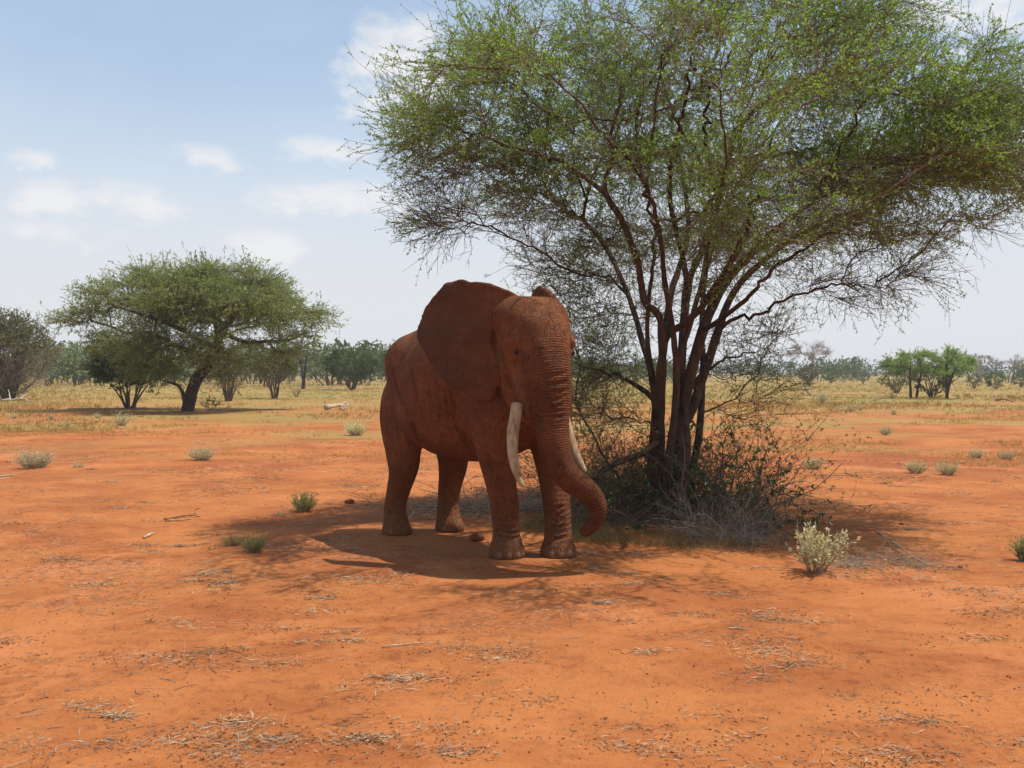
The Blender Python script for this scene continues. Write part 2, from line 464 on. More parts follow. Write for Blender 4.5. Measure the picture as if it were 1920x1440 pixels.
class Field:
    def __init__(self, lo, hi, h):
        self.lo = np.array(lo, float); self.h = h
        self.n = np.ceil((np.array(hi) - self.lo) / h).astype(int) + 1
        self.f = np.full(self.n, 0.6, np.float32)
        self.ax = [self.lo[i] + h * np.arange(self.n[i]) for i in range(3)]
    def sub(self, lo, hi):
        a = np.clip(np.floor((np.asarray(lo) - self.lo) / self.h).astype(int), 0, self.n - 1)
        b = np.clip(np.ceil((np.asarray(hi) - self.lo) / self.h).astype(int) + 1, 1, self.n)
        sl = tuple(slice(int(a[i]), int(b[i])) for i in range(3))
        X = self.ax[0][sl[0]][:, None, None]; Y = self.ax[1][sl[1]][None, :, None]; Z = self.ax[2][sl[2]][None, None, :]
        return sl, X, Y, Z
    def smin(self, sl, d, k):
        a = self.f[sl]; d = d.astype(np.float32)
        hh = np.clip(0.5 + 0.5 * (a - d) / k, 0, 1)
        self.f[sl] = a * (1 - hh) + d * hh - k * hh * (1 - hh)
    def smax(self, sl, d, k):
        a = self.f[sl]; d = d.astype(np.float32)
        hh = np.clip(0.5 - 0.5 * (a - d) / k, 0, 1)
        self.f[sl] = a * (1 - hh) + d * hh + k * hh * (1 - hh)
    def ellipsoid(self, c, r, k, R=None, carve=False):
        c = np.asarray(c, float); r = np.asarray(r, float)
        m = r.max() + k + 0.06
        sl, X, Y, Z = self.sub(c - m, c + m)
        dx, dy, dz = X - c[0], Y - c[1], Z - c[2]
        if R is not None:
            dx, dy, dz = (R[0][0] * dx + R[0][1] * dy + R[0][2] * dz, R[1][0] * dx + R[1][1] * dy + R[1][2] * dz, R[2][0] * dx + R[2][1] * dy + R[2][2] * dz)
        k0 = np.sqrt((dx / r[0]) ** 2 + (dy / r[1]) ** 2 + (dz / r[2]) ** 2)
        k1 = np.sqrt((dx / r[0] ** 2) ** 2 + (dy / r[1] ** 2) ** 2 + (dz / r[2] ** 2) ** 2)
        d = k0 * (k0 - 1) / np.maximum(k1, 1e-6)
        if carve: self.smax(sl, -d, k)
        else: self.smin(sl, d, k)
    def chain(self, P, k, n=24):
        """round-cone chain, rows x y z r"""
        P = catmull(np.asarray(P, float), n)
        rm = P[:, 3].max() + k + 0.06
        sl, X, Y, Z = self.sub(P[:, :3].min(0) - rm, P[:, :3].max(0) + rm)
        best = None
        for i in range(len(P) - 1):
            a, b = P[i], P[i + 1]
            ba = b[:3] - a[:3]; L2 = max(ba @ ba, 1e-9)
            t = np.clip(((X - a[0]) * ba[0] + (Y - a[1]) * ba[1] + (Z - a[2]) * ba[2]) / L2, 0, 1)
            d = np.sqrt((X - a[0] - t * ba[0]) ** 2 + (Y - a[1] - t * ba[1]) ** 2 + (Z - a[2] - t * ba[2]) ** 2) - (a[3] + t * (b[3] - a[3]))
            best = d if best is None else np.minimum(best, d)
        self.smin(sl, best, k)
    def loft(self, rows, axis, k, p=2.0, floor=None):
        """rows: s, c1, c2, r1, r2 along axis 0 (x: c=y,z) or 2 (z: c=x,y)"""
        P = catmull(np.asarray(rows, float), 120)
        m = k + 0.08
        s0, s1 = P[:, 0].min(), P[:, 0].max()
        lo1, hi1 = (P[:, 1] - P[:, 3]).min() - m, (P[:, 1] + P[:, 3]).max() + m
        lo2, hi2 = (P[:, 2] - P[:, 4]).min() - m, (P[:, 2] + P[:, 4]).max() + m
        if axis == 0:
            sl, X, Y, Z = self.sub((s0, lo1, lo2), (s1, hi1, hi2)); S, A, B = X, Y, Z
        else:
            sl, X, Y, Z = self.sub((lo1, lo2, s0), (hi1, hi2, s1)); S, A, B = Z, X, Y
        o = np.argsort(P[:, 0]); P = P[o]
        I = lambda j: np.interp(S, P[:, 0], P[:, j])
        c1, c2, r1, r2 = I(1), I(2), np.maximum(I(3), .01), np.maximum(I(4), .01)
        q = (np.abs((A - c1) / r1) ** p + np.abs((B - c2) / r2) ** p) ** (1 / p)
        d = (q - 1) * np.minimum(r1, r2)
        if floor is not None: d = np.maximum(d, floor - Z + 0 * d)
        self.smin(sl, d, k)
    def ear(self, A, U, poly, thick, bulge, k, back=0.0):
        """A anchor (x,y) local, U outward unit (x,y); poly rows (u, z)"""
        Nn = np.array([-U[1], U[0]])
        poly = np.asarray(poly, float)
        Um = poly[:, 0].max()
        corners = np.array([A + U * u + Nn * v for u in (poly[:, 0].min() - .15, Um + .15) for v in (-.4, .4)])
        lo = np.array([*corners.min(0), poly[:, 1].min() - .15]); hi = np.array([*corners.max(0), poly[:, 1].max() + .15])
        sl, X, Y, Z = self.sub(lo, hi)
        u = (X - A[0]) * U[0] + (Y - A[1]) * U[1] + 0 * Z
        v = (X - A[0]) * Nn[0] + (Y - A[1]) * Nn[1] + 0 * Z
        z = Z + 0 * u
        d2 = np.full(u.shape, 1e9); sgn = np.ones(u.shape)
        n = len(poly)
        for i in range(n):
            a = poly[i]; b = poly[i - 1]; e = b - a
            wx, wz = u - a[0], z - a[1]
            t = np.clip((wx * e[0] + wz * e[1]) / (e @ e), 0, 1)
            d2 = np.minimum(d2, (wx - e[0] * t) ** 2 + (wz - e[1] * t) ** 2)
            c1 = z >= a[1]; c2 = z < b[1]; c3 = e[0] * wz > e[1] * wx
            flip = (c1 & c2 & c3) | (~c1 & ~c2 & ~c3)
            sgn = np.where(flip, -sgn, sgn)
        d2 = np.sqrt(d2) * sgn
        t = np.clip(u / Um, 0, 1)
        zn = (z - poly[:, 1].mean()) / 0.7
        vc = bulge * np.sin(np.pi * t) * (1 - 0.35 * zn ** 2) - back * t ** 2 + 0.022 * np.sin(zn * 7 + 2 * t) * t + 0.03 * np.cos(zn * 2.6 + 1) * t
        th = thick * (1.35 - 0.75 * t)
        w = np.abs(v - vc) - th
        r = 0.02
        d = np.minimum(np.maximum(d2 + r, w + r), 0) + np.sqrt(np.maximum(d2 + r, 0) ** 2 + np.maximum(w + r, 0) ** 2) - r
        self.smin(sl, d, k)

def surface_nets(f, lo, h):
    ins = f < 0
    nx, ny, nz = f.shape
    c = np.zeros((nx - 1, ny - 1, nz - 1), np.int8)
    for dx in (0, 1):
        for dy in (0, 1):
            for dz in (0, 1):
                c += ins[dx:nx - 1 + dx, dy:ny - 1 + dy, dz:nz - 1 + dz]
    act = np.argwhere((c > 0) & (c < 8))
    idx = np.full(c.shape, -1, np.int64)
    idx[tuple(act.T)] = np.arange(len(act))
    corners = np.array([[x, y, z] for x in (0, 1) for y in (0, 1) for z in (0, 1)])
    vals = np.stack([f[act[:, 0] + o[0], act[:, 1] + o[1], act[:, 2] + o[2]] for o in corners], 1)
    acc = np.zeros((len(act), 3)); cnt = np.zeros(len(act))
    for i in range(8):
        for j in range(i + 1, 8):
            if np.abs(corners[i] - corners[j]).sum() != 1: continue
            a, b = vals[:, i], vals[:, j]
            m = (a < 0) != (b < 0)
            t = np.where(m, a / np.where(m, a - b, 1), 0)
            acc += np.where(m[:, None], corners[i] + t[:, None] * (corners[j] - corners[i]), 0)
            cnt += m
    V = lo + h * (act + acc / cnt[:, None])
    quads = []
    for axis in range(3):
        o1, o2 = [(1, 2), (2, 0), (0, 1)][axis]
        sl0 = [slice(None)] * 3; sl1 = [slice(None)] * 3
        sl0[axis] = slice(0, -1); sl1[axis] = slice(1, None)
        a, b = ins[tuple(sl0)], ins[tuple(sl1)]
        e = np.argwhere(a != b)
        e = e[(e[:, o1] > 0) & (e[:, o2] > 0) & (e[:, o1] < f.shape[o1] - 1) & (e[:, o2] < f.shape[o2] - 1)]
        sgn = a[tuple(e.T)]
        def at(d1, d2):
            q = e.copy(); q[:, o1] -= d1; q[:, o2] -= d2
            return idx[tuple(q.T)]
        q = np.stack([at(1, 1), at(0, 1), at(0, 0), at(1, 0)], 1)
        q[~sgn] = q[~sgn][:, ::-1]
        quads.append(q)
    return V, np.concatenate(quads)

def mesh_smooth(V, Q, it, lam=0.5):
    E = np.concatenate([Q[:, [0, 1]], Q[:, [1, 2]], Q[:, [2, 3]], Q[:, [3, 0]]])
    n = len(V)
    deg = np.bincount(E.ravel(), minlength=n)[:, None]
    for k in range(it):
        S = np.stack([np.bincount(E[:, 0], V[E[:, 1], c], n) + np.bincount(E[:, 1], V[E[:, 0], c], n) for c in range(3)], 1)
        V = V + (lam if k % 2 == 0 else -lam * 1.04) * (S / deg - V)
    return V

def mesh_normals(V, Q):
    n = np.cross(V[Q[:, 2]] - V[Q[:, 0]], V[Q[:, 3]] - V[Q[:, 1]])
    N_ = np.zeros_like(V)
    for i in range(4):
        for c in range(3):
            N_[:, c] += np.bincount(Q[:, i], n[:, c], len(V))
    return unit(N_)

TRUNK_PX = [(1020, 628, 11.10, .285), (1025, 668, 11.02, .275), (1030, 708, 10.96, .25), (1033, 745, 10.93, .225), (1035, 790, 10.90, .196), (1038, 830, 10.88, .180),
            (1048, 868, 10.88, .166), (1067, 896, 10.88, .153), (1091, 913, 10.88, .142), (1112, 933, 10.90, .124),
            (1121, 955, 10.92, .108), (1116, 976, 10.95, .094), (1105, 990, 10.97, .078), (1097, 996, 10.98, .068)]
TUSK_R = [(970, 758, 10.96, .064), (967, 780, 10.91, .068), (962, 810, 10.85, .066), (961, 842, 10.79, .060), (965, 872, 10.73, .051), (973, 896, 10.68, .038), (981, 911, 10.63, .020)]

TUSK_L = [(1050, 752, 11.22, .068), (1058, 785, 11.16, .068), (1066, 815, 11.10, .064), (1076, 845, 11.04, .056), (1088, 869, 10.99, .042), (1097, 883, 10.95, .024)]

def build_elephant():
    fl = Field((-2.0, -1.35, -0.05), (2.75, 1.45, 3.45), 0.0175)
    # trunk of the body: x, yc, zc, half width, half height
    prof = [(-1.62, 2.02, 1.70, .08), (-1.54, 2.34, 1.54, .26), (-1.38, 2.55, 1.38, .38), (-1.12, 2.73, 1.26, .52), (-0.8, 2.85, 1.15, .67),
            (-0.35, 2.86, 1.08, .79), (0.1, 2.86, 1.07, .79), (0.5, 2.90, 1.12, .68), (0.85, 2.94, 1.22, .58), (1.15, 2.86, 1.42, .46), (1.4, 2.66, 1.66, .34)]
    fl.loft([(x, 0, (t + b) / 2, a, (t - b) / 2) for x, t, b, a in prof], 0, 0.12, 2.15)
    # hip bones and shoulder blades
    for s in (-1, 1):
        fl.ellipsoid((-1.08, s * .34, 2.30), (.34, .25, .36), .16)
        fl.ellipsoid((0.92, s * .40, 2.05), (.36, .24, .62), .2)
    # hind legs: z, x, y, rx, ry
    for fx, fy, kx, s in ((-1.32, -.328, -1.14, -1), (-1.10, .40, -1.02, 1)):
        fl.loft([(-.04, fx + .01, fy, .205, .185), (.0, fx + .01, fy, .21, .19), (.06, fx + .015, fy, .212, .19), (.14, fx, fy, .19, .172), (.24, fx - .02, fy, .162, .152), (.38, fx - .03, fy, .152, .146),
                 (.6, (fx + kx) / 2 - .03, fy, .165, .155), (.85, kx - .0, fy, .21, .18), (1.05, kx + .0, fy, .26, .20), (1.3, kx - .03, fy, .32, .225), (1.6, kx - .06, fy, .36, .24), (1.9, kx - .04, fy * .97, .34, .235), (2.1, kx, fy * .9, .26, .2)],
                2, .06, 2.2, floor=0.0)
    # fore legs
    for fx, fy, s in ((.95, -.224, -1), (1.295, .295, 1)):
        sx, sy = 0.93 + (fx - 1.1) * .25, s * .40
        def L(z, rx, ry, w):
            return (z, fx * (1 - w) + sx * w, fy * (1 - w) + sy * w, rx, ry)
        fl.loft([L(-.04, .215, .205, 0), L(0, .22, .21, 0), L(.05, .222, .212, 0), L(.13, .20, .195, 0), L(.22, .170, .168, 0), L(.34, .162, .160, .03), L(.55, .166, .164, .1), L(.75, .178, .172, .25), L(.95, .20, .18, .45),
                 L(1.2, .245, .21, .7), L(1.5, .30, .25, .9), L(1.8, .33, .27, 1), L(2.05, .30, .25, 1), L(2.3, .22, .2, 1)], 2, .055, 2.15, floor=0.0)
    # neck
    nb = H(-.15, 0, 2.35)
    fl.chain([(0.75, 0, 2.25, .58), (*((np.array([0.75, 0, 2.25]) + nb) / 2), .48), (*nb, .37)], .14)
    # skull
    Rh = np.array([[*(np.array([HEAD_F @ ELE_F, HEAD_F @ ELE_L])), 0], [*(np.array([HEAD_L @ ELE_F, HEAD_L @ ELE_L])), 0], [0, 0, 1.0]])
    fl.ellipsoid(H(0.02, 0, 2.53), (.46, .39, .48), .10, Rh)
    fl.ellipsoid(H(.0, .19, 2.80), (.32, .25, .27), .12, Rh)
    fl.ellipsoid(H(.0, -.19, 2.80), (.32, .25, .27), .12, Rh)
    fl.ellipsoid(H(.17, 0, 2.74), (.28, .34, .29), .12, Rh)
    for s in (-1, 1):
        fl.ellipsoid(H(.19, s * .33, 2.54), (.20, .09, .12), .10, Rh)          # brow
        fl.ellipsoid(H(-.02, s * .31, 2.30), (.24, .12, .24), .09, Rh)        # cheek bone
        fl.chain([(*H(.16, s * .18, 2.34), .16), (*H(.30, s * (.205 - .02 * s), 2.02), .145), (*H(.40 - .03 * s, s * (.205 - .025 * s), 1.74), .098)], .06)   # tusk socket
        fl.chain([(*H(-.05, s * .22, 2.2), .2), (*H(.08, s * .14, 1.82), .15), (*H(.24, s * .05, 1.66), .10)], .1)    # jaw
        fl.ellipsoid(H(.03, s * .45, 2.52), (.10, .04, .16), .08, Rh, carve=True)                                        # temple hollow
        fl.ellipsoid(H(.315, s * .355, 2.425), (.075, .055, .046), .02, Rh, carve=True)                                   # eye socket
        fl.chain([(*H(.23, s * .355, 2.45), .022), (*H(.31, s * .342, 2.468), .026), (*H(.385, s * .30, 2.425), .018)], .03, 10)   # upper lid
        fl.chain([(*H(.24, s * .355, 2.405), .018), (*H(.315, s * .342, 2.385), .022), (*H(.38, s * .30, 2.40), .016)], .03, 10)
    # trunk
    TP = np.array([(*PX(a, b, c), r) for a, b, c, r in TRUNK_PX])
    fl.chain(TP, .09, 48)
    tip = TP[-1]; td = unit(TP[-1, :3] - TP[-3, :3])
    fl.ellipsoid(tip[:3] + td * .075, (.030, .030, .030), .05, carve=True)
    fl.ellipsoid(tip[:3] + td * .06 + np.array([0.03, 0.0, .03]), (.025, .025, .035), .03)
    # ears, the right one spread
    A, B = PX(952, 600, 11.42)[:2], PX(781, 600, 11.96)[:2]
    U = (B - A) / np.linalg.norm(B - A)
    Nn = np.array([-U[1], U[0]])
    def earpt(px, py):
        lo, hi = 10.8, 12.8
        for _ in range(40):
            m = (lo + hi) / 2
            q = PX(px, py, m)
            if (q[:2] - A) @ Nn * np.sign((PX(px, py, 10.5)[:2] - A) @ Nn) > 0: lo = m
            else: hi = m
        q = PX(px, py, m)
        return ((q[:2] - A) @ U, q[2])
    outl = [(990, 580), (982, 560), (950, 543), (915, 530), (877, 525), (850, 530), (822, 548), (800, 575), (782, 606), (783, 633), (801, 661), (825, 693), (845, 715), (861, 728), (890, 745), (905, 752), (918, 752), (930, 742), (937, 720), (938, 690), (944, 655), (972, 635)]
    poly = [earpt(*q) for q in outl]
    pc = catmull(np.array(poly + [poly[0]]), 96)[:-1]
    jag = vnoise(np.column_stack([pc, 0 * pc[:, 0]]), 9, 71) * .012 + vnoise(np.column_stack([pc, 0 * pc[:, 0]]), 26, 72) * .006
    mid = pc.mean(0)
    poly = [tuple(q + (q - mid) / np.linalg.norm(q - mid) * j) for q, j in zip(pc, jag)]
    sg = np.sign((PX(900, 600, 10.5)[:2] - A) @ Nn)
    fl.ear(A, U, poly, .026, .11 * sg, .018)
    # left ear folded back along the neck
    A2 = H(-.16, .36, 2.5)[:2]
    d2 = HEAD_F * -.95 + HEAD_L * .16
    U2 = unit(np.array([d2 @ ELE_F, d2 @ ELE_L]))
    poly2 = [(u * .95, (z - 2.4) * .9 + 2.46) for u, z in poly]
    fl.ear(A2, U2, poly2[::-1], .026, -.05, .045)
    # tail
    fl.chain([(-1.60, 0, 2.28, .09), (-1.72, 0, 1.95, .06), (-1.73, .02, 1.5, .04), (-1.72, .03, 1.05, .028)], .05)

    # creases and folds, pressed into the skin where they run
    def hit(px, py):
        d = np.arange(10.2, 14.6, .012)
        p = to_loc(np.stack([(px - 960) / F * d, d, CAMH + (HORIZON - py) / F * d], 1))
        i = np.round((p - fl.lo) / fl.h).astype(int)
        ok = ((i >= 0) & (i < fl.n)).all(1)
        v = np.where(ok, fl.f[tuple(np.clip(i, 0, fl.n - 1).T)], 1)
        k = np.argmax(v < 0)
        return p[k] if v[k] < 0 else None
    def crease(line, r, k, ridge=False):
        L = catmull(np.array(line, float), max(6, 5 * len(line)))
        pts = [hit(a, b) for a, b in L]
        pts = [(*q, r * (.35 + .65 * math.sin(math.pi * (i + .5) / len(pts)))) for i, q in enumerate(pts) if q is not None]
        for i in range(len(pts) - 1):
            a, b = np.array(pts[i][:3]), np.array(pts[i + 1][:3])
            if np.linalg.norm(a - b) > .2: continue
            c = (a + b) / 2; m = np.linalg.norm(a - b) * .75 + pts[i][3]
            if ridge: fl.ellipsoid(c, (m, m * .6 + pts[i][3] * .4, m), k)
            else:
                rr = pts[i][3]
                lo = np.minimum(a, b) - rr - k - .03; hi = np.maximum(a, b) + rr + k + .03
                sl, X, Y, Z = fl.sub(lo, hi)
                ba = b - a; t = np.clip(((X - a[0]) * ba[0] + (Y - a[1]) * ba[1] + (Z - a[2]) * ba[2]) / max(ba @ ba, 1e-9), 0, 1)
                dd = np.sqrt((X - a[0] - t * ba[0]) ** 2 + (Y - a[1] - t * ba[1]) ** 2 + (Z - a[2] - t * ba[2]) ** 2) - rr
                fl.smax(sl, -dd, k)
    crease([(930, 590), (927, 630), (930, 665), (934, 700), (938, 750)], .046, .02)
    crease([(941, 655), (946, 690), (955, 718), (966, 735)], .03, .02)
    crease([(951, 640), (950, 668), (957, 690)], .014, .015)
    crease([(957, 673), (967, 681), (980, 680)], .011, .012)
    crease([(956, 655), (966, 645), (982, 650)], .012, .012)
    crease([(737, 690), (742, 725), (757, 765), (775, 802), (789, 836)], .05, .03)
    crease([(846, 735), (853, 770), (866, 812), (882, 848)], .052, .03)
    crease([(832, 712), (838, 755), (842, 800)], .024, .02)
    crease([(818, 705), (824, 745), (826, 790)], .021, .02)
    crease([(803, 700), (806, 740), (812, 780)], .018, .02)
    crease([(770, 680), (777, 720), (790, 770), (806, 810)], .022, .03)
    crease([(890, 765), (905, 800), (916, 850), (926, 900)], .022, .03)
    crease([(995, 760), (998, 785), (1004, 815)], .02, .02)
    for yy in (700, 716, 733, 745, 757, 768, 779):
        crease([(998 + (yy - 700) * .05, yy - 2), (1015, yy + 3), (1035, yy + 4), (1054, yy + 1), (1064, yy - 3)], .0105, .012)
    for yy, x0, x1 in ((965, 928, 968), (975, 929, 971), (986, 928, 972), (997, 928, 974), (1008, 928, 975), (950, 1022, 1056), (962, 1024, 1058), (973, 1024, 1060), (984, 1024, 1061), (995, 1022, 1061), (1006, 1022, 1062)):
        crease([(x0, yy - 5), ((x0 + x1) / 2, yy + 4), (x1, yy - 2)], .017, .014)
    V, Q = surface_nets(fl.f, fl.lo, fl.h)
    V = mesh_smooth(V, Q, 6)
    Nv = mesh_normals(V, Q)
    # trunk coordinate
    TD = catmull(TP, 160)
    sarc = np.concatenate([[0], np.cumsum(np.linalg.norm(np.diff(TD[:, :3], axis=0), axis=1))])
    box = (V > TD[:, :3].min(0) - .45).all(1) & (V < TD[:, :3].max(0) + .45).all(1)
    ids = np.where(box)[0]
    D = np.linalg.norm(V[ids, None, :] - TD[None, :, :3], axis=2) - TD[None, :, 3] * 0
    j = D.argmin(1); dm = D[np.arange(len(ids)), j]
    ring = np.zeros(len(V)); ringw = np.zeros(len(V))
    wgt = np.clip(1 - (dm - TD[j, 3] * 1.03) / .07, 0, 1) * np.clip((sarc[j] - .05) / .25, 0, 1)
    wgt *= np.clip((1.25 - np.abs(V[ids, 1] * 0)), 0, 1)
    ring[ids] = sarc[j]; ringw[ids] = wgt
    # refine the ring coordinate between samples
    jj = np.clip(j, 0, len(TD) - 2); tg = unit(TD[jj + 1, :3] - TD[jj, :3])
    ring[ids] += ((V[ids] - TD[j, :3]) * tg).sum(1)
    n1 = vnoise(V, 6, 1); n2 = vnoise(V, 17, 2); n3 = vnoise(V, 2.2, 7)
    ph = ring * 2 * np.pi / .058 + 1.6 * n1 + 0.5 * n2
    disp = -0.0075 * ringw * (np.maximum(0, np.sin(ph)) ** 3) * (0.55 + 0.45 * np.sin(ring * 9))
    # folds at the fore legs' wrists, ankles and knees
    z = V[:, 2]
    fore = np.clip((V[:, 0] - .55) / .15, 0, 1) * np.clip((1.05 - z) / .25, 0, 1) * (1 - np.clip(ringw * 3, 0, 1))
    fold = np.exp(-((z - .36) / .17) ** 2) * 1.0 + 0.45 * np.exp(-((z - .72) / .2) ** 2)
    tilt = z + .10 * (V[:, 0] - 1.1) + .05 * n3
    disp += -0.013 * fore * fold * np.maximum(0, np.sin(tilt * 2 * np.pi / .062 + 1.8 * n1)) ** 2
    hind = np.clip((-.7 - V[:, 0]) / .15, 0, 1) * np.clip((1.0 - z) / .2, 0, 1)
    disp += -0.006 * hind * np.exp(-((z - .30) / .16) ** 2) * np.maximum(0, np.sin(tilt * 2 * np.pi / .055 + 1.8 * n1)) ** 2
    # hanging skin folds on flank, thigh and neck
    side = np.clip((z - 1.0) / .3, 0, 1) * np.clip((2.75 - z) / .3, 0, 1) * np.clip((1.0 - V[:, 0]) / .2, 0, 1)
    vf = V[:, 0] * 2 * np.pi / .17 + 2.6 * vnoise(V * np.array([1, 1, .35]), 3, 9) + 1.2 * n3
    disp += -0.020 * side * np.clip(.5 + n3, 0, 1) * np.maximum(0, np.sin(vf)) ** 2
    disp += 0.010 * n3 * np.clip((z - .4) / .5, 0, 1) + 0.0035 * n1 + 0.0015 * n2
    # lumps on the forehead
    hc = H(.25, 0, 2.72)
    hm = np.exp(-(((V - hc) / np.array([.4, .4, .3])) ** 2).sum(1))
    disp += 0.010 * hm * vnoise(V, 7.5, 12)
    # folds fanning over the spread ear
    rel = V[:, :2] - A
    eu, ev = rel @ U, rel @ Nn
    em = np.clip((eu - .18) / .25, 0, 1) * (np.abs(ev) < .2) * (z > 1.75)
    ang = np.arctan2(z - 2.55, eu + .05)
    disp += em * (.013 * np.sin(ang * 11 + 2.5 * n3) + .005 * np.sin(ang * 31 + 3 * n1)) * np.sign(ev * sg + 1e-6)
    V = V + Nv * disp[:, None]
    V[:, 2] = np.maximum(V[:, 2], 0.002)
    # ear mask
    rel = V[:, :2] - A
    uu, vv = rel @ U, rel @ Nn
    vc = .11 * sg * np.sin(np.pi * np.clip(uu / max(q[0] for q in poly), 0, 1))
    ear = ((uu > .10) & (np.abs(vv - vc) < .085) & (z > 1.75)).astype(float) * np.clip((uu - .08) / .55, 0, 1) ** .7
    root = thing("elephant", "big red-dusted bull elephant with long tusks standing in the acacia's shade", "elephant",
                 (ELE_O[0], ELE_O[1], 0), math.atan2(ELE_F[1], ELE_F[0]))
    body = np_mesh("body", V, Q, M['elephant'], root, True, {"ring": ring, "ringw": ringw, "ear": ear, "low": np.clip((.62 - z) / .5, 0, 1)})
    # tusks
    g = Geo()
    T = catmull(np.array([(*PX(a, b, c), r) for a, b, c, r in TUSK_R]), 26)
    end = np.concatenate([T[-1, :3] + unit(T[-1, :3] - T[-2, :3]) * .018, [.004]])
    T = np.vstack([T, end])
    g.tube(T[:, :3], T[:, 3], 16); g.build("tusk", M['ivory'], root)
    T2 = catmull(np.array([(*PX(a, b, c), r) for a, b, c, r in TUSK_L]), 26)
    T2 = np.vstack([T2, np.concatenate([T2[-1, :3] + unit(T2[-1, :3] - T2[-2, :3]) * .018, [.004]])])
    g = Geo(); g.tube(T2[:, :3], T2[:, 3], 16); g.build("tusk", M['ivory'], root)
    # eyes
    for s in (-1, 1):
        bm_v, bm_q = uv_ball(.042, 16, 11)
        e = np_mesh("eye", bm_v, bm_q, M['eye'], body); e.location = H(.318, s * .345, 2.424)
    # toenails
    for fx, fy, r, k, span in ((.95, -.224, .222, 5, 62), (1.295, .295, .222, 5, 62), (-1.32, -.328, .212, 4, 52), (-1.10, .40, .212, 4, 52)):
        for i in range(k):
            a = math.radians(-span + 2 * span * i / (k - 1))
            v, q = uv_ball(1, 12, 8)
            v = v * np.array([.020, .040, .046])
            o = np_mesh("toenail", v, q, M['nail'], body)
            o.location = (fx + math.cos(a) * (r - .012), fy + math.sin(a) * (r - .018), .052)
            o.rotation_euler = (0, math.radians(-14), a)
    # tail hair
    rng = np.random.default_rng(5); n = 60
    g = Geo()
    st = np.array([-1.72, .03, 1.07]) + rng.normal(size=(n, 3)) * .018
    dr = np.array([0, 0, -1.0]) + rng.normal(size=(n, 3)) * .12
    t = np.linspace(0, 1, 3)[None, :, None]
    P = st[:, None, :] + dr[:, None, :] * t * rng.uniform(.18, .34, n)[:, None, None]
    g.tubes(P, np.full((n, 3), .002), 3); g.build("tail_hair", M['nail'], body)["kind"] = "stuff"
    return root

def uv_ball(r, nu, nv):
    th = np.linspace(1e-3, np.pi - 1e-3, nv); ph = np.arange(nu) * 2 * np.pi / nu
    V = np.stack([np.sin(th)[:, None] * np.cos(ph), np.sin(th)[:, None] * np.sin(ph), np.cos(th)[:, None] + 0 * ph], -1).reshape(-1, 3) * r
    i = np.arange(nu * nv).reshape(nv, nu); nx = np.roll(i, -1, 1)
    return V, np.stack([i[:-1], i[1:], nx[1:], nx[:-1]], -1).reshape(-1, 4)

